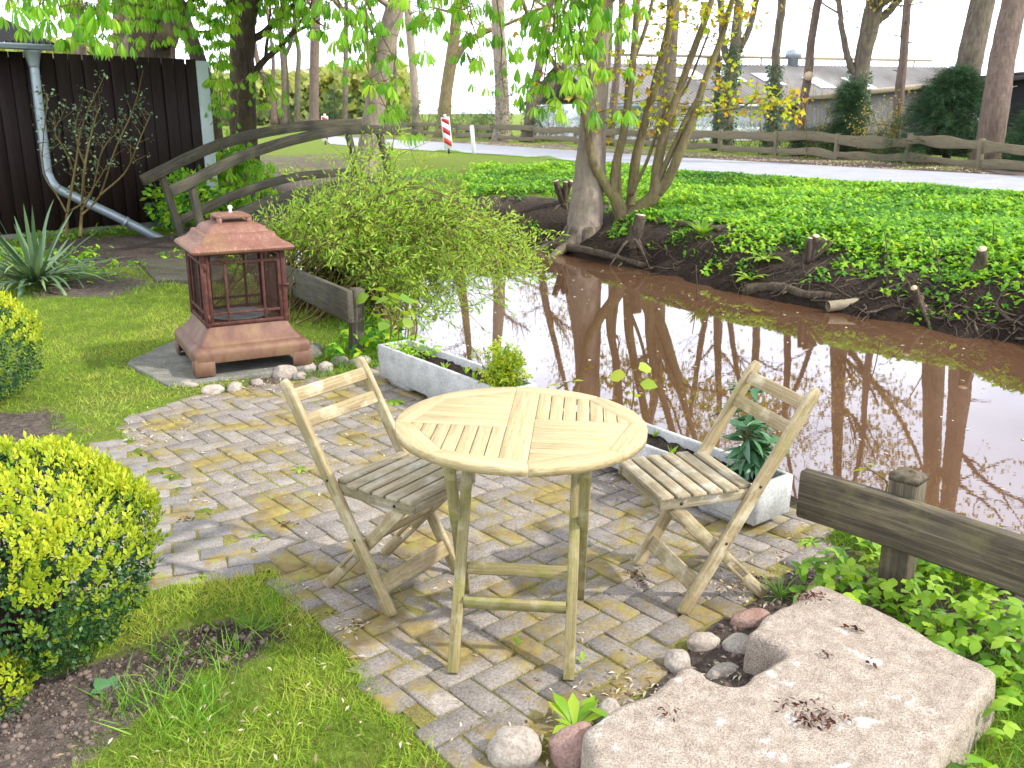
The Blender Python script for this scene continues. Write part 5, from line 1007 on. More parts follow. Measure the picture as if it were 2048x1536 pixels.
# ================================================================ NEAR PLANTS
# willow shrub hanging over the water
wb_ = np.array([-1.75, 8.6, -.05]); wl = thing('willow_shrub', 'light green willow shrub arching over the near water behind the fence plank', 'shrub', tuple(wb_)); mb = MB(); lp, lfw = [], []
OUT = [(500, 460), (530, 430), (580, 400), (640, 360), (690, 310), (730, 275), (775, 265), (815, 280), (835, 320), (880, 350), (905, 385), (950, 400), (1000, 420), (1060, 450), (1120, 470), (1105, 520), (1070, 560), (1010, 590), (960, 620), (900, 640), (850, 650), (790, 630), (760, 590), (720, 560), (640, 540), (580, 520), (520, 500)]
ins = 0; LOW = 0
while ins < 350:
    px, py = random.uniform(490, 1130), (random.uniform(260, 655) if random.random() < .65 else random.uniform(500, 655))
    if not inpoly(np.array([px, py]), OUT): continue
    ins += 1; Yt = 8.4+random.gauss(0, .75)-.7*max(0, (py-480)/170); Yt = max(Yt, 8.3 if px < 640 else 7.3); e = pt(px, py, Yt); e[2] = max(e[2], -.42)
    st = wb_+np.array([random.gauss(0, .35), random.gauss(0, .35), 0]); hor = np.linalg.norm((e-st)[:2]); m = st*.45+e*.55+np.array([random.gauss(0, .1), random.gauss(0, .1), .10+.17*hor+.25*random.random()])
    if e[2] > .75: m = (st+e)/2+np.array([random.gauss(0, .1), random.gauss(0, .1), .1])
    P = resamp(np.array([st, m, e]), 16); P[1:] += rng.normal(0, .012, (15, 3)); mb.tube(P, np.linspace(.009, .0018, 16), 4, caps=False)
    T = nrm(np.gradient(P, axis=0))
    for k in range(4, 16):
        n = 1 if k < 8 else 6; c = P[k]+rng.normal(0, .03, (n, 3)); lp.append(c); lfw.append(nrm(T[k]*.8+rdir(n)*.9+np.array([0, 0, .15])))
        if k > 7 and random.random() < .42:
            d = nrm(T[k]*.6+rdir(1)[0]*.8+[0, 0, .45]); q = P[k]+d*random.uniform(.12, .38); mb.tube([P[k], q], [.003, .0012], 4, caps=False); u = rng.random(9)[:, None]; lp.append(P[k]+(q-P[k])*u+rng.normal(0, .01, (9, 3))); lfw.append(nrm(d+rdir(9)*.8))
mb.build('twig', 'twig_bark', wl); lp = np.concatenate(lp); lfw = np.concatenate(lfw); N = len(lp); mb = MB(); mb.scatter(NARROW, lp, lfw, rdir(N, .1, 1), .056*rng.uniform(.6, 1.3, N), np.clip(rng.normal(.55, .27, N), 0, 1)); mb.build('foliage', 'willow_leaf', wl)
# knotweed with big round leaves
def roundplant(name, label, stems, Lf, mt='round_leaf', nleaf=6, lean=.25, tplr=OVAL, rn=(.2, 1), hgt=.8):
    c = stems[0]; t = thing(name, label, 'plant', tuple(c)); mb = MB(); cp, cf = [], []
    for s in stems:
        h = hgt*random.uniform(.7, 1.1); P = resamp(np.array([s, s+np.array([random.gauss(0, lean*.4)*h, random.gauss(0, lean*.4)*h, h*.55]), s+np.array([random.gauss(0, lean)*h, random.gauss(0, lean)*h, h])]), 10); mb.tube(P, np.linspace(.007, .003, 10), 5, caps=False)
        for k in range(nleaf): i = 9-int(k*7/nleaf*random.uniform(.7, 1.1)); a = k*2.4+rng.uniform(0, 1); d = np.array([math.cos(a), math.sin(a), .1]); q = P[i]+d*Lf*.35; mb.tube([P[i], q], [.003, .002], 4, caps=False); cp.append(q); cf.append(nrm(d+np.array([0, 0, random.uniform(-.6, .1)])))
    mb.build('stem', 'twig_bark', t); n = len(cp); mb = MB(); mb.scatter(tplr, np.array(cp), np.array(cf), nrm(rdir(n, .6, 1)), Lf*rng.uniform(.65, 1.15, n), rng.uniform(*rn, n)); mb.build('foliage', mt, t); return t
WIDE = strip(1, .8, 3, .12, .25)
roundplant('knotweed', 'yellow-green plant with big round leaves growing among the willow twigs', [pt(700, 600, 7.9), pt(690, 590, 8.1), pt(735, 600, 7.9), pt(660, 585, 8.2), pt(720, 590, 8.0)], .15, nleaf=6, tplr=WIDE, hgt=.62)
roundplant('knotweed', 'round-leaved green plant between the fence post and the left trough', [pt(800, 690, 6.5), pt(815, 690, 6.6), pt(825, 705, 6.4), pt(780, 690, 6.6)], .12, nleaf=6, tplr=WIDE, rn=(0, .6), hgt=.42)
roundplant('knotweed', 'sprig of yellow leaves rising behind the right trough near the table', [P2(.80, 1.12, .12)], .11, nleaf=4, tplr=WIDE, hgt=.33)
roundplant('knotweed', 'reddish young shoot with two upright leaves behind the table edge', [P1(.02, 1.3, .05)], .07, nleaf=4, tplr=OVAL, hgt=.32)
roundplant('knotweed', 'small yellow shoot peeping over the right-hand plank fence', [pt(1755, 1010, 3.5)], .06, nleaf=3, tplr=OVAL, hgt=.16)

# boxwood balls: dark glossy leaves inside, yellow new shoots outside, more on the right to paint in sun
def boxball(label, c, rad, N, NS, leafsz):
    c = np.array(c, float); t = thing('boxwood_bush', label, 'bush', (c[0], c[1], 0), 0, 'clipped boxwood bushes'); rad = np.array(rad)
    def shape(n, lo, hi):
        D = rdir(n); q = np.abs(D)**.8*np.sign(D); q = q/np.maximum(1e-6, (np.abs(q)**2.25).sum(1)**(1/2.25))[:, None]; r = (1+.07*fbm(D*2.2+c, 2))*rng.uniform(lo, hi, n)
        return c+q*r[:, None]*rad, nrm(q/rad)
    P, O = shape(N, .80, 1.0); k = P[:, 2] > .05; P, O = P[k], O[k]; n = len(P); mb = MB()
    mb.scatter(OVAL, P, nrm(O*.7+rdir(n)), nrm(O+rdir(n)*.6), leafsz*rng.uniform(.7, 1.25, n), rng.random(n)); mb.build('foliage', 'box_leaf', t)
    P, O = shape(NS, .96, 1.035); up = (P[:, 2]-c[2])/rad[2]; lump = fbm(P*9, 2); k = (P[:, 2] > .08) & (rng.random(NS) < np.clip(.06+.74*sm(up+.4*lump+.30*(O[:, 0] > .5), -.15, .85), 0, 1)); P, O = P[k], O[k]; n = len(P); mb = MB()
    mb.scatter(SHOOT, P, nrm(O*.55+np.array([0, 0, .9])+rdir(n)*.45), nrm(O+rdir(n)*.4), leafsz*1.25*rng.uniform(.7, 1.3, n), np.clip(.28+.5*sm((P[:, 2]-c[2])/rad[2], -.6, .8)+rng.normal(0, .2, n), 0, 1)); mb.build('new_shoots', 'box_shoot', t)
    mb = MB()
    for q in range(26): a = rng.uniform(0, 6.28); u = rng.random(); mb.tube(resamp(np.array([(c[0]+.04*math.cos(a), c[1]+.04*math.sin(a), -.03), c+np.array([math.cos(a)*.4*u, math.sin(a)*.4*u, -.3])*rad, c+np.array([math.cos(a)*.85*u, math.sin(a)*.85*u, .6*(1-u*u)])*rad]), 7), np.linspace(.012, .003, 7), 5, caps=False)
    mb.build('stem', 'dark_bark', t); return t
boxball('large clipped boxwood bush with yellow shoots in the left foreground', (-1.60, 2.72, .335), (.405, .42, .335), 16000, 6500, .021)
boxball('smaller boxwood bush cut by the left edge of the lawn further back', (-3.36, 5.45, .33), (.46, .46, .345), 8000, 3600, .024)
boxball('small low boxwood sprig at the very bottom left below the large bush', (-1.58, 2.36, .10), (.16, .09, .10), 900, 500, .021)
# yellow euonymus in the left trough, laurel in the right one
c = P1(.10, .45); bushcloud('euonymus_bush', 'small yellow-green bush growing at the right end of the left trough', 'bush', (c[0], c[1], c[2]+.11), (.105, .095, .125), 950, SHOOT, .024, 'box_shoot', group=None, zb=c[2], dens=.95, lump=.75)
c = P2(.12, .62); lt = thing('laurel_plant', 'dark green laurel with long glossy leaves in the right trough behind the right chair', 'plant', tuple(c)); mb = MB(); cp, cf = [], []
for a0, h, ln in ((0, .42, .0), (2.1, .30, .35), (4.2, .27, .4), (5.4, .19, .5), (1.0, .2, .5)):
    P = resamp(np.array([c, c+np.array([math.cos(a0)*ln*h*.4, math.sin(a0)*ln*h*.4, h*.5]), c+np.array([math.cos(a0)*ln*h, math.sin(a0)*ln*h, h])]), 14); mb.tube(P, np.linspace(.008, .004, 14), 6, caps=False)
    for i in range(2, 14):
        for q in range(3 if i < 12 else 6): a = rng.uniform(0, 6.28); cp.append(P[i]); cf.append(nrm([math.cos(a), math.sin(a), random.uniform(-.35, .35)+(.35 if i > 11 else 0)]))
mb.build('stem', 'twig_bark', lt); n = len(cp); mb = MB(); mb.scatter(strip(1, .26, 4, .18, .3), np.array(cp), np.array(cf), nrm(rdir(n, .6, 1)), .125*rng.uniform(.7, 1.2, n), rng.random(n)); mb.build('foliage', 'laurel_leaf', lt)
# seedlings in the troughs
SD = []
for k, (f, a, b) in enumerate([(P2, .93, .5), (P2, .90, .75), (P2, .72, .55), (P2, .60, .85), (P2, .42, .3), (P1, .28, .35), (P1, .40, .55), (P1, .52, .4), (P1, .20, .7)]):
    c = f(a, b); mb = MB(); n = random.randint(4, 7); an = rng.uniform(0, 6.28, n); mb.scatter(strip(1, .3, 2, .2, .2), np.repeat(c[None], n, 0), np.column_stack([np.cos(an)*.6, np.sin(an)*.6, 1+0*an]), rdir(n), .055*rng.uniform(.7, 1.3, n), rng.uniform(.3, 1, n))
    wh = 'right' if f is P2 else 'left'
    SD.append(tag(mb.build('seedling', 'weed_leaf', loc=tuple(c)), f'small pale green seedling in the soil of the {wh} trough', 'seedling', f'seedlings in the {wh} trough'))
mb = MB(); n = 240; u = rng.uniform(.70, .99, n); v = rng.uniform(.1, .9, n); c = np.array([P1(a, b) for a, b in zip(u, v)]); mb.scatter(OVAL, c+np.column_stack([0*u, 0*u, .05*rng.random(n)]), rdir(n, -.1, .8), rdir(n, .3, 1), .028*rng.uniform(.6, 1.4, n), rng.random(n))
stuff(mb.build('trough_weeds', 'weed_leaf'))
# yucca
c = at(75, 578); yc = thing('yucca_plant', 'spiky yucca with long grey-green sword leaves on the lawn before the shed', 'plant', tuple(c)); mb = MB(); N = 120
for k in range(N):
    a = rng.uniform(0, 6.28); el = random.choice([1, 1, .6, .2])*random.uniform(.25, 1.25); L = random.uniform(.5, .92); bend = random.choice([0, 0, .1, .5, .9])*(1.2-el*.6); m = 10; t_ = np.linspace(0, 1, m+1); e_ = el-bend*1.6*np.clip(t_-.35, 0, 1)**1.2*2
    x = np.concatenate([[0], np.cumsum(np.cos(e_[:-1]))])*L/m; z = np.concatenate([[0], np.cumsum(np.sin(e_[:-1]))])*L/m; w = np.interp(t_, [0, .1, .45, .8, 1], [.016, .018, .023, .014, .001]); d = np.array([math.cos(a), math.sin(a), 0]); s_ = np.array([-d[1], d[0], 0]); o_ = c+d*.03+up_*random.uniform(.02, .14); V = []
    for i in range(m+1): q = o_+d*x[i]+up_*max(z[i], -.12); V += [q-s_*w[i]+up_*w[i]*.35, q, q+s_*w[i]+up_*w[i]*.35]
    mb.add(V, [np.array([f for i in range(m) for f in ((3*i, 3*i+3, 3*i+4, 3*i+1), (3*i+1, 3*i+4, 3*i+5, 3*i+2))])], np.clip(random.gauss(.45, .25), 0, 1))
mb.build('leaf_rosette', 'yucca_leaf', yc); mb = MB(); mb.tube([c-up_*.05, c+up_*.16], [.06, .045], 9, 0, None, .15); mb.build('stem', 'root_bark', yc)
# twiggy shrub in front of the shed wall
tsb = pt(160, 482, 12.1); ts = thing('twiggy_shrub', 'sparse upright shrub with few grey leaves in front of the brown shed wall', 'shrub', tuple(tsb)); mb = MB(); lf = []
for st in ([(133, 470), (135, 425), (150, 340), (165, 250), (205, 160)], [(133, 425), (120, 400), (85, 330), (95, 200), (92, 190)], [(160, 475), (163, 430), (170, 330), (190, 240), (200, 215)], [(163, 430), (200, 390), (230, 300), (262, 230), (275, 190)], [(200, 390), (250, 345), (275, 290), (300, 230)], [(163, 420), (185, 380), (205, 300), (240, 260)], [(150, 350), (130, 300), (110, 265), (125, 230)], [(170, 330), (155, 290), (150, 240)], [(135, 425), (170, 400), (215, 330)]):
    P = resamp(np.array([pt(x, y, 12.1+random.gauss(0, .15)) for x, y in st]), 14); mb.tube(P, np.linspace(.024 if st[0][1] > 440 else .014, .004, 14), 6, caps=False)
    for k in range(6, 14):
        for _ in range(2): q = P[k]+rng.normal(0, .09, 3)+[0, 0, .1]; mb.tube([P[k], q], [.004, .002], 4, caps=False); lf += [q+rng.normal(0, .03, 3) for _ in range(4)]
mb.build('branch', 'twig_bark', ts, smooth=True); lf = np.array(lf); n = len(lf); mb = MB(); mb.scatter(OVAL, lf, rdir(n), rdir(n, .2, 1), .05*rng.uniform(.5, 1.2, n), rng.random(n)); mb.build('foliage', 'yucca_leaf', ts)
for px, py, Y, r, lb, mt in ((352, 425, 14.8, .42, 'leafy dark shrub at the shed corner behind the bridge post', 'laurel_leaf'), (375, 400, 14.0, .5, 'leafy shrub behind the left bridge posts', 'bank_leaf'), (460, 440, 14.6, .5, 'bright leafy shrub behind the bridge deck', 'bank_leaf')):
    c = pt(px, py, Y); bushcloud('leafy_shrub', lb, 'shrub', c, (r, r, .42), 700, OVAL, .11, mt, zb=max(-.1, c[2]-.55), dens=.6)
# far bank ground cover
M_ = 150000; X = rng.uniform(-3.5, 11, M_); Y = rng.uniform(8.5, 23, M_); Pq = np.column_stack([X, Y]); sd = sdpoly(Pq, STREAM); nr = nearside(Pq); nz = fbm(np.column_stack([Pq*1.1, 0*X]), 3)
rd = dpoly(Pq, RD_A+RD_B[::-1]); inr = inpoly(Pq, RD_A+RD_B[::-1]); beyond = (X*0+1)*inpoly(Pq, RD_A+[(60, 400), (-200, 400)][::1]) > 0
edge = .62+.5*nz-.40*sm(X, 2.3, 5)+.5*(X < 1.9)
dens = sm(sd, edge-.15, edge+.35)*(~nr)*(~inr)*(rd > .12)*np.where(inpoly(Pq, RD_A+[tuple(q) for q in RD_B[::-1]]), 0, 1)
dens = dens*np.where(X < -1.0, .35*(nz > -.1), 1)*np.clip(14/Y, .3, 1.0)**1.2
front = np.array([X[i] for i in range(0)])
# keep only the strip between the water and the road
rdl = np.array(RD_A); ylim = np.interp(X, rdl[::-1][:, 0], rdl[::-1][:, 1]); dens = dens*(Y < ylim-.22)
spr = (~nr)*(sd > .12)*(sd < 1.2)*(fbm(np.column_stack([Pq*2.3+40, 0*X]), 2) > .38)*.45; dens = np.maximum(dens, spr)
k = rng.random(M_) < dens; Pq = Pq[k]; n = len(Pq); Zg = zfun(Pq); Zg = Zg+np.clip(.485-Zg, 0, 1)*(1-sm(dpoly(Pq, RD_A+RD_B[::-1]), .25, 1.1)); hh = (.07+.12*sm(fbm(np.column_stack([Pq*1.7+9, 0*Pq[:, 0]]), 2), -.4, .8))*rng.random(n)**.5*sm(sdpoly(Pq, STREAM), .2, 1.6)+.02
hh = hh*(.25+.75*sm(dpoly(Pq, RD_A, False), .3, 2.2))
mb = MB(); mb.scatter(TRI, np.column_stack([Pq, Zg+hh]), nrm(rdir(n, -.25, .35)), nrm(rdir(n, .35, 1)+np.array([.1, -.35, .3])), rng.uniform(.032, .075, n), np.clip(rng.normal(.42, .27, n)+1.6*(hh-.09)+.3*fbm(np.column_stack([Pq*.7, 0*Pq[:, 0]]), 2), 0, 1))  # taller leaves get paler tones as painted sun, low gaps darker
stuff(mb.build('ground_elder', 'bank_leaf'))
# grass: lawn blades, longer tufts, far verge
def grass(name, mt, P, hgt, rn, width=1.0, lean=.5):
    n = len(P); Z = zfun(P); mb = MB(); d = rdir(n, -.05, .05); u = nrm(np.column_stack([rng.normal(0, lean, n), rng.normal(0, lean, n), np.ones(n)]))
    T = (BLADE[0]*np.array([width, 1, 1]), BLADE[1]); X = nrm(np.cross(u, d)); mb.scatter(T, np.column_stack([P, Z-.004]), X, u, hgt, rn); return stuff(mb.build(name, mt))
def lawnpts(M, x0, x1, y0, y1):
    P = np.column_stack([rng.uniform(x0, x1, M), rng.uniform(y0, y1, M)]); sd = sdpoly(P, STREAM); s_ = 0.08
    for bx, by, r, w in SOILB: s_ = s_+w*np.exp(-((P[:, 0]-bx)**2+(P[:, 1]-by)**2)/(r*r))
    nz = fbm(np.column_stack([P*4.5, 0*P[:, 0]]), 3); keep = (sd > .1) & nearside(P) & (sdpoly(P, PATIO) > .0+.05*nz) & (sdpoly(P, PATH) > .02) & (sdpoly(P, SLAB) > .01) & (sdpoly(P, PAD) > 0) & (s_+nz*.30 < .30+.30*rng.random(M))
    return P[keep], nz[keep]
P, nz = lawnpts(60000, -1.9, .3, 1.5, 3.4); n = len(P); grass('lawn_grass', 'grass', P, rng.uniform(.018, .045, n)*(1+.3*nz), np.clip(.45+.3*nz+.35*fbm(np.column_stack([P*1.3, 0*P[:, 0]]), 2)+rng.normal(0, .2, n), 0, 1), 1.7, .8)
P, nz = lawnpts(60000, -5.2, -1.0, 4.3, 9.5); n = len(P); grass('lawn_grass', 'grass', P, rng.uniform(.02, .05, n), np.clip(.42+.28*nz+.35*fbm(np.column_stack([P*.8, 0*P[:, 0]]), 2)+rng.normal(0, .2, n), 0, 1), 2.4, .7)
P, nz = lawnpts(16000, -7.5, -2.0, 9.0, 13.0); n = len(P); grass('lawn_grass', 'grass', P, rng.uniform(.03, .07, n), np.clip(.4+.2*nz+rng.normal(0, .2, n), 0, 1), 3, .6)
P, nz = lawnpts(14000, 1.2, 2.6, 1.6, 3.7); n = len(P); grass('lawn_grass', 'lush_grass', P, rng.uniform(.03, .09, n), rng.random(n), 1.4, .6)
P = np.column_stack([rng.uniform(-1.4, -.1, 9000), rng.uniform(6.0, 8.6, 9000)]); P = P[(sdpoly(P, STREAM) > .02) & (sdpoly(P, PATIO) > 0) & (fbm(np.column_stack([P*3, 0*P[:, 0]]), 2) > -.5)]; n = len(P); grass('lawn_grass', 'lush_grass', P, rng.uniform(.03, .10, n), rng.random(n), 1.8, .6)
def tuftpts(cs, n, r): c = np.repeat(np.array(cs), n, 0); return c+rng.normal(0, r, c.shape)
TU = [at(a, b)[:2] for a, b in [(330, 1330), (300, 1400), (390, 1410), (420, 1440), (250, 1420), (460, 1320), (330, 1460), (560, 1210), (520, 1260), (380, 1480)]]
P = tuftpts(TU, 60, .045); n = len(P); grass('long_grass', 'lush_grass', P, rng.uniform(.05, .13, n), rng.random(n), .9, .75)
V0 = rng.uniform(-3.2, 9, 26000); U0 = rng.uniform(0, 1, 26000); yl = np.interp(V0, rdl[::-1][:, 0], rdl[::-1][:, 1]); P = np.column_stack([V0, yl-rng.uniform(.05, .5, 26000)]); P = P[(V0 < 11)]; n = len(P); grass('verge_grass', 'lush_grass', P, rng.uniform(.025, .06, n), rng.random(n), 2.2, .5)
rb_ = np.array(RD_B); P = np.column_stack([rng.uniform(-6, 12, 30000), np.zeros(30000)]); P[:, 1] = np.interp(P[:, 0], rb_[::-1][:, 0], rb_[::-1][:, 1])+.3+rng.random(30000)**1.3*7; n = len(P); P = P[fbm(np.column_stack([P*.7, 0*P[:, 0]]), 2) > .05]; n = len(P); grass('verge_grass', 'grass', P, rng.uniform(.02, .07, n), rng.random(n), 3.0, .6)
P = np.column_stack([rng.uniform(-9, -1.5, 24000), rng.uniform(16.5, 30, 24000)]); P = P[(sdpoly(P, STREAM) > .4) & (~nearside(P)) & (fbm(np.column_stack([P*.9+3, 0*P[:, 0]]), 3) > .35)]; n = len(P); grass('lawn_grass', 'grass', P, rng.uniform(.04, .09, n), rng.random(n), 3.0, .6)
# moss and grass in the joints of the paving
P = np.column_stack([rng.uniform(-2.3, 1.4, 60000), rng.uniform(2.0, 6.3, 60000)]); P = P[inpoly(P, PATIO) | inpoly(P, PATH)]; q = (P-O0)@EA/.102; q2 = (P-O0)@EB/.102; near = np.minimum(np.abs(q-np.round(q)), np.abs(q2-np.round(q2))) < .06; P = P[near & (fbm(np.column_stack([P*3.1+7, 0*P[:, 0]]), 2) > .05)]; n = len(P); 
mb = MB(); d = rdir(n, -.05, .05); u = nrm(np.column_stack([rng.normal(0, .6, n), rng.normal(0, .6, n), np.ones(n)])); mb.scatter((BLADE[0]*np.array([2.5, 1, 1]), BLADE[1]), np.column_stack([P, np.full(n, -.006)]), nrm(np.cross(u, d)), u, rng.uniform(.008, .020, n), np.clip(rng.normal(.7, .2, n), 0, 1)); stuff(mb.build('joint_grass', 'grass'))
# weeds
def rosette(label, px, py, n, L, z=0.0, el=.5, tplr=None, mt='weed_leaf', name='weed'):
    c = gp(px, py) if z is None else at(px, py, z); mb = MB(); a = np.arange(n)*2.4+rng.uniform(0, 6); e = rng.uniform(el*.5, el*1.4, n); mb.scatter(tplr or strip(1, .32, 4, .25, .5, ([0, .2, .4, .55, .7, .85, 1], [.12, .35, .5, .8, 1, .75, .05])), np.repeat(c[None], n, 0)+rng.normal(0, .004, (n, 3)), np.column_stack([np.cos(a), np.sin(a), e]), np.column_stack([-np.cos(a)*.5, -np.sin(a)*.5, np.ones(n)]), L*rng.uniform(.6, 1.15, n), rng.uniform(.2, 1, n)); return tag(mb.build(name, mt, loc=tuple(c)), label, 'weed')
rosette('bright green dandelion with tall leaves between the boulders at the patio tip', 1150, 1462, 11, .11, 0, 1.6)
rosette('dandelion with jagged leaf leaning over the small grey stone', 1228, 1450, 6, .085, .03, .9)
rosette('low dandelion leaves under the brown boulder at the bottom edge', 1120, 1500, 5, .06, .0, .7)
rosette('flat green weed rosette on the stones near the end of the right trough', 1625, 1085, 14, .085, 0, .35)
rosette('weed rosette on the paving between the left trough and the left chair', 790, 805, 13, .10, 0, .4)
rosette('small pale weed on the paving left of the left chair', 600, 938, 9, .065, 0, .3)
rosette('small pale weed near the rear foot of the left chair', 512, 1072, 7, .05, 0, .3)
rosette('blue-green thistle-like weed in the grass by the lower left paving edge', 430, 1215, 10, .06, .005, .3)
rosette('pale weed at the path edge near the large boxwood', 395, 1155, 8, .055, .0, .3)
rosette('broad dock leaf beside the foot of the large boxwood', 215, 1385, 5, .06, 0, .9, WIDE, 'laurel_leaf')
rosette('tiny two-leaved seedling on the paving below the table', 1032, 1290, 3, .03, 0, 1.2, OVAL)
rosette('tiny yellow seedling right of the front table leg', 1165, 1325, 3, .035, 0, 1.2, OVAL)
rosette('grass tuft at the foot of the right chair beside the granite block', 1560, 1198, 34, .13, 0, 1.5, strip(1, .05, 3, .1, .3), 'lush_grass', 'grass_tuft')
rosette('leafy tuft on the soil of the far bank left of the ground cover', 1405, 475, 40, .34, None, 1.6, strip(1, .12, 3, .1, .3), 'lush_grass', 'grass_tuft')
rosette('weed clump on the dark far bank above the drain pipe', 1530, 520, 16, .28, None, .8)
rosette('yellowish seedling clump hanging on the far bank', 1500, 560, 12, .25, None, .8)
# broad-leaved ground plants at lower right
P = np.column_stack([rng.uniform(1.05, 2.7, 2200), rng.uniform(1.9, 3.9, 2200)]); nz = fbm(np.column_stack([P*2.6, 0*P[:, 0]]), 2); k = (sdpoly(P, STREAM) > .03) & (sdpoly(P, SLAB) > .03) & (sdpoly(P, PATIO) > .05) & (nz > -.25+.5*(P[:, 1] < 2.4)); P = P[k]; n = len(P); h = rng.uniform(.03, .13, n); mb = MB()
mb.scatter(merge([rotv(strip(1, .72, 3, .12, .25), a, .15, 0) for a in (-1.4, 0, 1.4)]), np.column_stack([P, zfun(P)+h]), rdir(n, -.1, .2), nrm(rdir(n, .6, 1)), rng.uniform(.028, .06, n), rng.random(n)); stuff(mb.build('ground_plants', 'weed_leaf'))
P = np.column_stack([rng.uniform(-1.3, -.2, 800), rng.uniform(6.2, 8.8, 800)]); P = P[(sdpoly(P, STREAM) > -.15) & (sdpoly(P, PATIO) > .1)]; n = len(P); mb = MB(); mb.scatter(TRI, np.column_stack([P, zfun(P)+rng.uniform(.03, .16, n)]), rdir(n, -.2, .2), nrm(rdir(n, .5, 1)), rng.uniform(.03, .07, n), rng.random(n)); stuff(mb.build('ground_plants', 'bank_leaf'))
P = np.column_stack([rng.uniform(-6.8, -2.4, 2600), rng.uniform(9.6, 14, 2600)]); nz = fbm(np.column_stack([P*1.3, 0*P[:, 0]]), 2); P = P[(sdpoly(P, STREAM) > .05) & nearside(P) & (nz > .1) & (~inpoly(P, dk))]; n = len(P); mb = MB(); mb.scatter(TRI, np.column_stack([P, zfun(P)+rng.uniform(.02, .12, n)]), rdir(n, -.2, .2), nrm(rdir(n, .5, 1)), rng.uniform(.03, .07, n), rng.random(n)); stuff(mb.build('ground_plants', 'bank_leaf'))

# ================================================================ BANK: stumps, roots, pipe, logs
def stump(label, px, py, Y, arms, z0=None):
    b = gp(px, py); Y = b[1]; t = thing('coppiced_stump', label, 'stump', tuple(b)); mb = MB(); mb.tube(resamp(np.array([b-up_*.25, b, b+up_*.12]), 8), np.array([.16, .15, .14, .13, .12, .11, .10, .08])*arms[0][3]/.05*.6, 10, 0, None, .25)
    for ax_, ay_, L, r in arms:
        e = pt(ax_, ay_, Y-.1); P = resamp(np.array([b+(e-b)*.05, (b+e)/2+rng.normal(0, .015, 3), e]), 8); mb.tube(P, np.linspace(r*1.25, r*.92, 8), 9, 0, None, .06)
        q = MB(); T = nrm(P[-1]-P[-2]); q.tube([P[-1], P[-1]+T*.006], r*.9, 9); q.build('cut_face', 'cut_wood', t)
    for k in range(7): a = rng.uniform(0, 6.28); d = np.array([math.cos(a), math.sin(a)-.5, 0]); L = random.uniform(.25, .6); P = resamp(np.array([b, b+d*L*.4-up_*.08, b+d*L-up_*(.35*L+.2)])+rng.normal(0, .02, (3, 3)), 9); mb.tube(P, np.linspace(.04, .009, 9), 6, 0, None, .1)
    mb.build('trunk', 'root_bark', t, smooth=True)
stump('many-armed cut stump in the middle of the far bank', 1612, 528, 12.0, [(1620, 476, 1, .042), (1632, 472, 1, .05), (1650, 478, 1, .036), (1664, 484, 1, .022)])
stump('single cut stump at the right side of the far bank', 1955, 545, 10.5, [(1964, 498, 1, .055)])
stump('low stump by the waterline with two short cut ends', 1838, 612, 10.6, [(1828, 576, 1, .04), (1852, 614, 1, .03)])
stump('knobbly pale stump with one cut arm below the maple', 1268, 478, 14.9, [(1281, 430, 1, .085)])
stump('cluster of three cut stems left of the large beech', 1128, 408, 17.2, [(1112, 362, 1, .06), (1132, 364, 1, .055), (1142, 362, 1, .05)])
mb = MB()
for k in range(190):
    u = random.random(); px = 1110+u*950; wl_y = np.interp(px, [1090, 1300, 1600, 1800, 2048], [492, 545, 605, 640, 690]); py = wl_y-random.uniform(2, 75)*(1-.25*u); b = gp(px, py); b[2] += .015
    d = rdir(1, -.5, .2)[0]; d[1] -= .25; L = random.uniform(.2, .75); P = [b]
    for _ in range(8): d = nrm(d+rng.normal(0, .33, 3)); q = P[-1]+d*L/8; q[2] = max(q[2], zfun(q[None])[0]+.004, -.55); P.append(q)
    mb.tube(np.array(P), np.linspace(random.choice([.004, .005, .007, .009, .016]), .002, 9), 5, 0, None, 0, False)
stuff(mb.build('bank_roots', 'root_bark'))
for k, (pxs, r, lb) in enumerate([([(1090, 497), (1150, 505), (1220, 520), (1290, 540)], .07, 'thick root running along the waterline below the large beech'), ([(1490, 590), (1560, 585), (1610, 598), (1660, 600)], .075, 'mossy root lying at the waterline left of the drain pipe'), ([(1310, 450), (1360, 455), (1420, 462), (1440, 470)], .05, 'curved root above the bank left of the grass tuft')]):
    P = np.array([gp(x, y-6) for x, y in pxs]); P[:, 2] += .015; mb = MB(); mb.tube(resamp(P, 20), r*np.linspace(1.1, .6, 20), 9, 0, None, .15); o = mb.build('root', 'root_bark', loc=tuple(P[0]), smooth=True); tag(o, lb, 'root')
a = at(1656, 613, -.43); b = a+np.array([.40, .07, .03]); th_ = np.linspace(0, 2*np.pi, 20, endpoint=False); d = nrm(b-a); s_ = nrm(np.cross(d, up_)); u_ = np.cross(s_, d); pr = thing('drain_pipe', 'short pale drain pipe sticking out of the far bank at the waterline', 'pipe', tuple(a)); cs = lambda c, r: np.array([c+s_*r*math.cos(t)+u_*r*math.sin(t) for t in th_])
mb = MB(); mb.rings([cs(b, .062), cs(a, .062), cs(a, .053), cs(b, .053)], 0, (True, False)); mb.build('shell', 'rusty_pipe', pr, smooth=True, angle=40)
mb = MB(); mb.rings([cs(a+d*.06, .0535), cs(a+d*.062, .0535)]); mb.build('painted_inner_shade', 'pipe_shade', pr)  # near-black disc paints the shade inside the pipe
P = np.array([at(1925, 648, -.47), at(1970, 658, -.47), at(2035, 664, -.46)]); mb = MB(); mb.tube(resamp(P, 14), np.linspace(.045, .03, 14), 8, 0, None, .1); tag(mb.build('log', 'root_bark', loc=tuple(P[0]), smooth=True), 'thin log lying in the water edge at the far right', 'log')
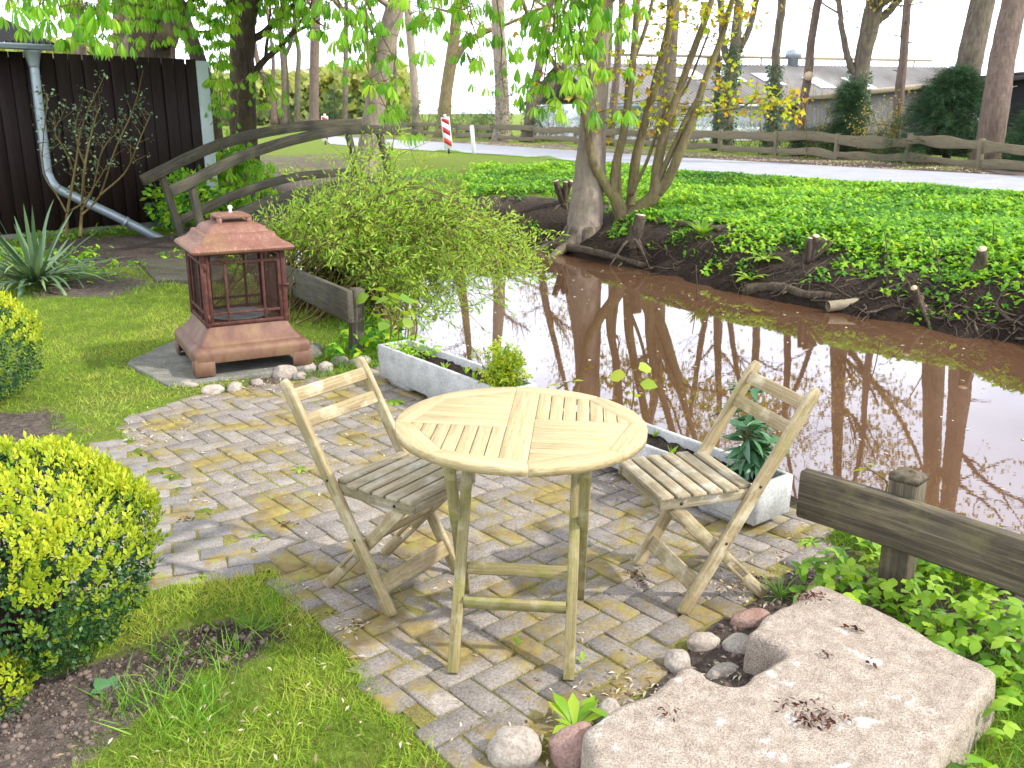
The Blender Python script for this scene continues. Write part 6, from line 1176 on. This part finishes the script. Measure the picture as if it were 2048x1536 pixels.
# bare sticks standing in the far bank
for k, pxs in enumerate([[(1772, 570), (1775, 510), (1768, 460)], [(1880, 575), (1875, 520), (1855, 455)], [(1395, 600), (1392, 530)], [(1985, 500), (1988, 440)]]):
    Yd = gp(*pxs[0])[1]; P = np.array([pt(x, y, Yd) for x, y in pxs]); mb = MB(); mb.tube(resamp(P, 8), np.linspace(.009, .005, 8), 5); tag(mb.build('bare_stick', 'root_bark', loc=tuple(P[0])), ['thin bare stick in the ground cover right of the many-armed stump', 'thin bent stick in the ground cover before the low waterline stump', 'thin bare stick on the dark soil of the bank', 'thin pale stick above the single cut stump'][k], 'stick')

# crumbs of earth on the bare soil
_b = bmesh.new(); bmesh.ops.create_icosphere(_b, subdivisions=1, radius=1); _b.verts.index_update(); CLOD = (np.array([v.co[:] for v in _b.verts])*rng.uniform(.7, 1.25, (len(_b.verts), 1)), [np.array([[v.index for v in f.verts] for f in _b.faces])]); _b.free()
P = np.column_stack([rng.uniform(-2.2, 1.9, 26000), rng.uniform(1.7, 3.6, 26000)]); q = np.full(len(P), .0)
for bx, by, r_, w_ in SOILB: q = q+w_*np.exp(-((P[:, 0]-bx)**2+(P[:, 1]-by)**2)/(r_*r_))
k = (q > .42+.2*rng.random(len(P))) & (sdpoly(P, PATIO) > .01) & (sdpoly(P, SLAB) > .0) & (sdpoly(P, PATH) > .0) & (sdpoly(P, STREAM) > .1); P = P[k][:9000]; n = len(P); mb = MB(); mb.scatter(CLOD, np.column_stack([P, zfun(P)]), rdir(n), rdir(n), .0025+.010*rng.random(n)**4, rng.random(n)); stuff(mb.build('soil_crumbs', 'soil_crumb', smooth=False))

# ================================================================ LITTER (uncountable small husks, catkins, floating petals)
HUSK = strip(1, .32, 2, .3, .35)
def litter(name, mt, P, L, z=None, tplr=HUSK, up=.85):
    n = len(P); Z = (zfun(P) if z is None else z); mb = MB(); mb.scatter(tplr, np.column_stack([P, Z+.004]), rdir(n, -.12, .2), nrm(rdir(n, up, 1)), L, rng.random(n)); return stuff(mb.build(name, mt))
P = np.column_stack([rng.uniform(-2.2, 1.4, 1500), rng.uniform(2.0, 6.4, 1500)]); k = inpoly(P, PATIO) & (fbm(np.column_stack([P*1.8+3, 0*P[:, 0]]), 3) > .08); P = P[k]; litter('dry_husks', 'litter', P, rng.uniform(.012, .03, len(P)), np.full(len(P), .001))
PL = [(at(a, b)[:2], r, n) for a, b, r, n in [(700, 1255, .03, 50), (1480, 1170, .07, 130), (1270, 1395, .08, 140), (1440, 1350, .03, 45), (470, 770, .12, 120), (560, 770, .12, 90), (300, 870, .16, 110), (400, 780, .1, 60), (380, 1010, .05, 40), (1240, 960, .1, 60), (1300, 970, .08, 50), (1600, 1120, .1, 70), (640, 700, .12, 80), (1090, 1470, .05, 40)]]
P = np.concatenate([c+rng.normal(0, r, (n, 2)) for c, r, n in PL]); litter('dry_husks', 'litter', P, rng.uniform(.014, .034, len(P)), np.where(inpoly(P, PATIO), .002, np.maximum(zfun(P), -.02)+.003))
P, _ = lawnpts(500, -1.7, .2, 1.6, 2.9); P = P[:170]; litter('dry_husks', 'litter', P, rng.uniform(.015, .032, len(P)), zfun(P)+.018)
ST = [(at(a, b, .175)[:2], r, n) for a, b, r, n in [(1620, 1195, .03, 45), (1700, 1260, .02, 14), (1640, 1440, .035, 60), (1590, 1415, .03, 24), (1650, 1310, .008, 8), (1740, 1330, .008, 8), (1340, 1430, .02, 10)]]
P = np.concatenate([c+rng.normal(0, r, (n, 2))*np.array([1, .6]) for c, r, n in ST]); litter('fallen_catkins', 'catkin', P, rng.uniform(.012, .026, len(P)), .176+.006*rng.random(len(P)), strip(1, .4, 2, .6, .3), .2)
P = np.concatenate([at(a, b)[:2]+rng.normal(0, .02, (n, 2)) for a, b, n in [(1515, 1160, 16), (1270, 1150, 22), (1280, 1170, 12), (570, 1050, 16), (660, 1235, 4), (380, 1040, 14)]]); litter('fallen_catkins', 'catkin', P, rng.uniform(.012, .022, len(P)), .004+.006*rng.random(len(P)), strip(1, .4, 2, .6, .3), .2)
P = np.column_stack([rng.uniform(-.8, 4.5, 260), rng.uniform(4, 15, 260)]); P = P[sdpoly(P, STREAM) < -.4]; litter('floating_petals', 'petal', P, rng.uniform(.018, .05, len(P)), np.full(len(P), -.4985), OVAL, .97)
P = np.column_stack([rng.uniform(-2, 10, 5200), rng.uniform(0, 2.2, 5200)**1.2]); P[:, 1] = np.interp(P[:, 0], rb_[::-1][:, 0], rb_[::-1][:, 1])+P[:, 1]; litter('leaf_litter', 'litter', P, rng.uniform(.04, .09, len(P)), zfun(P)+.03)
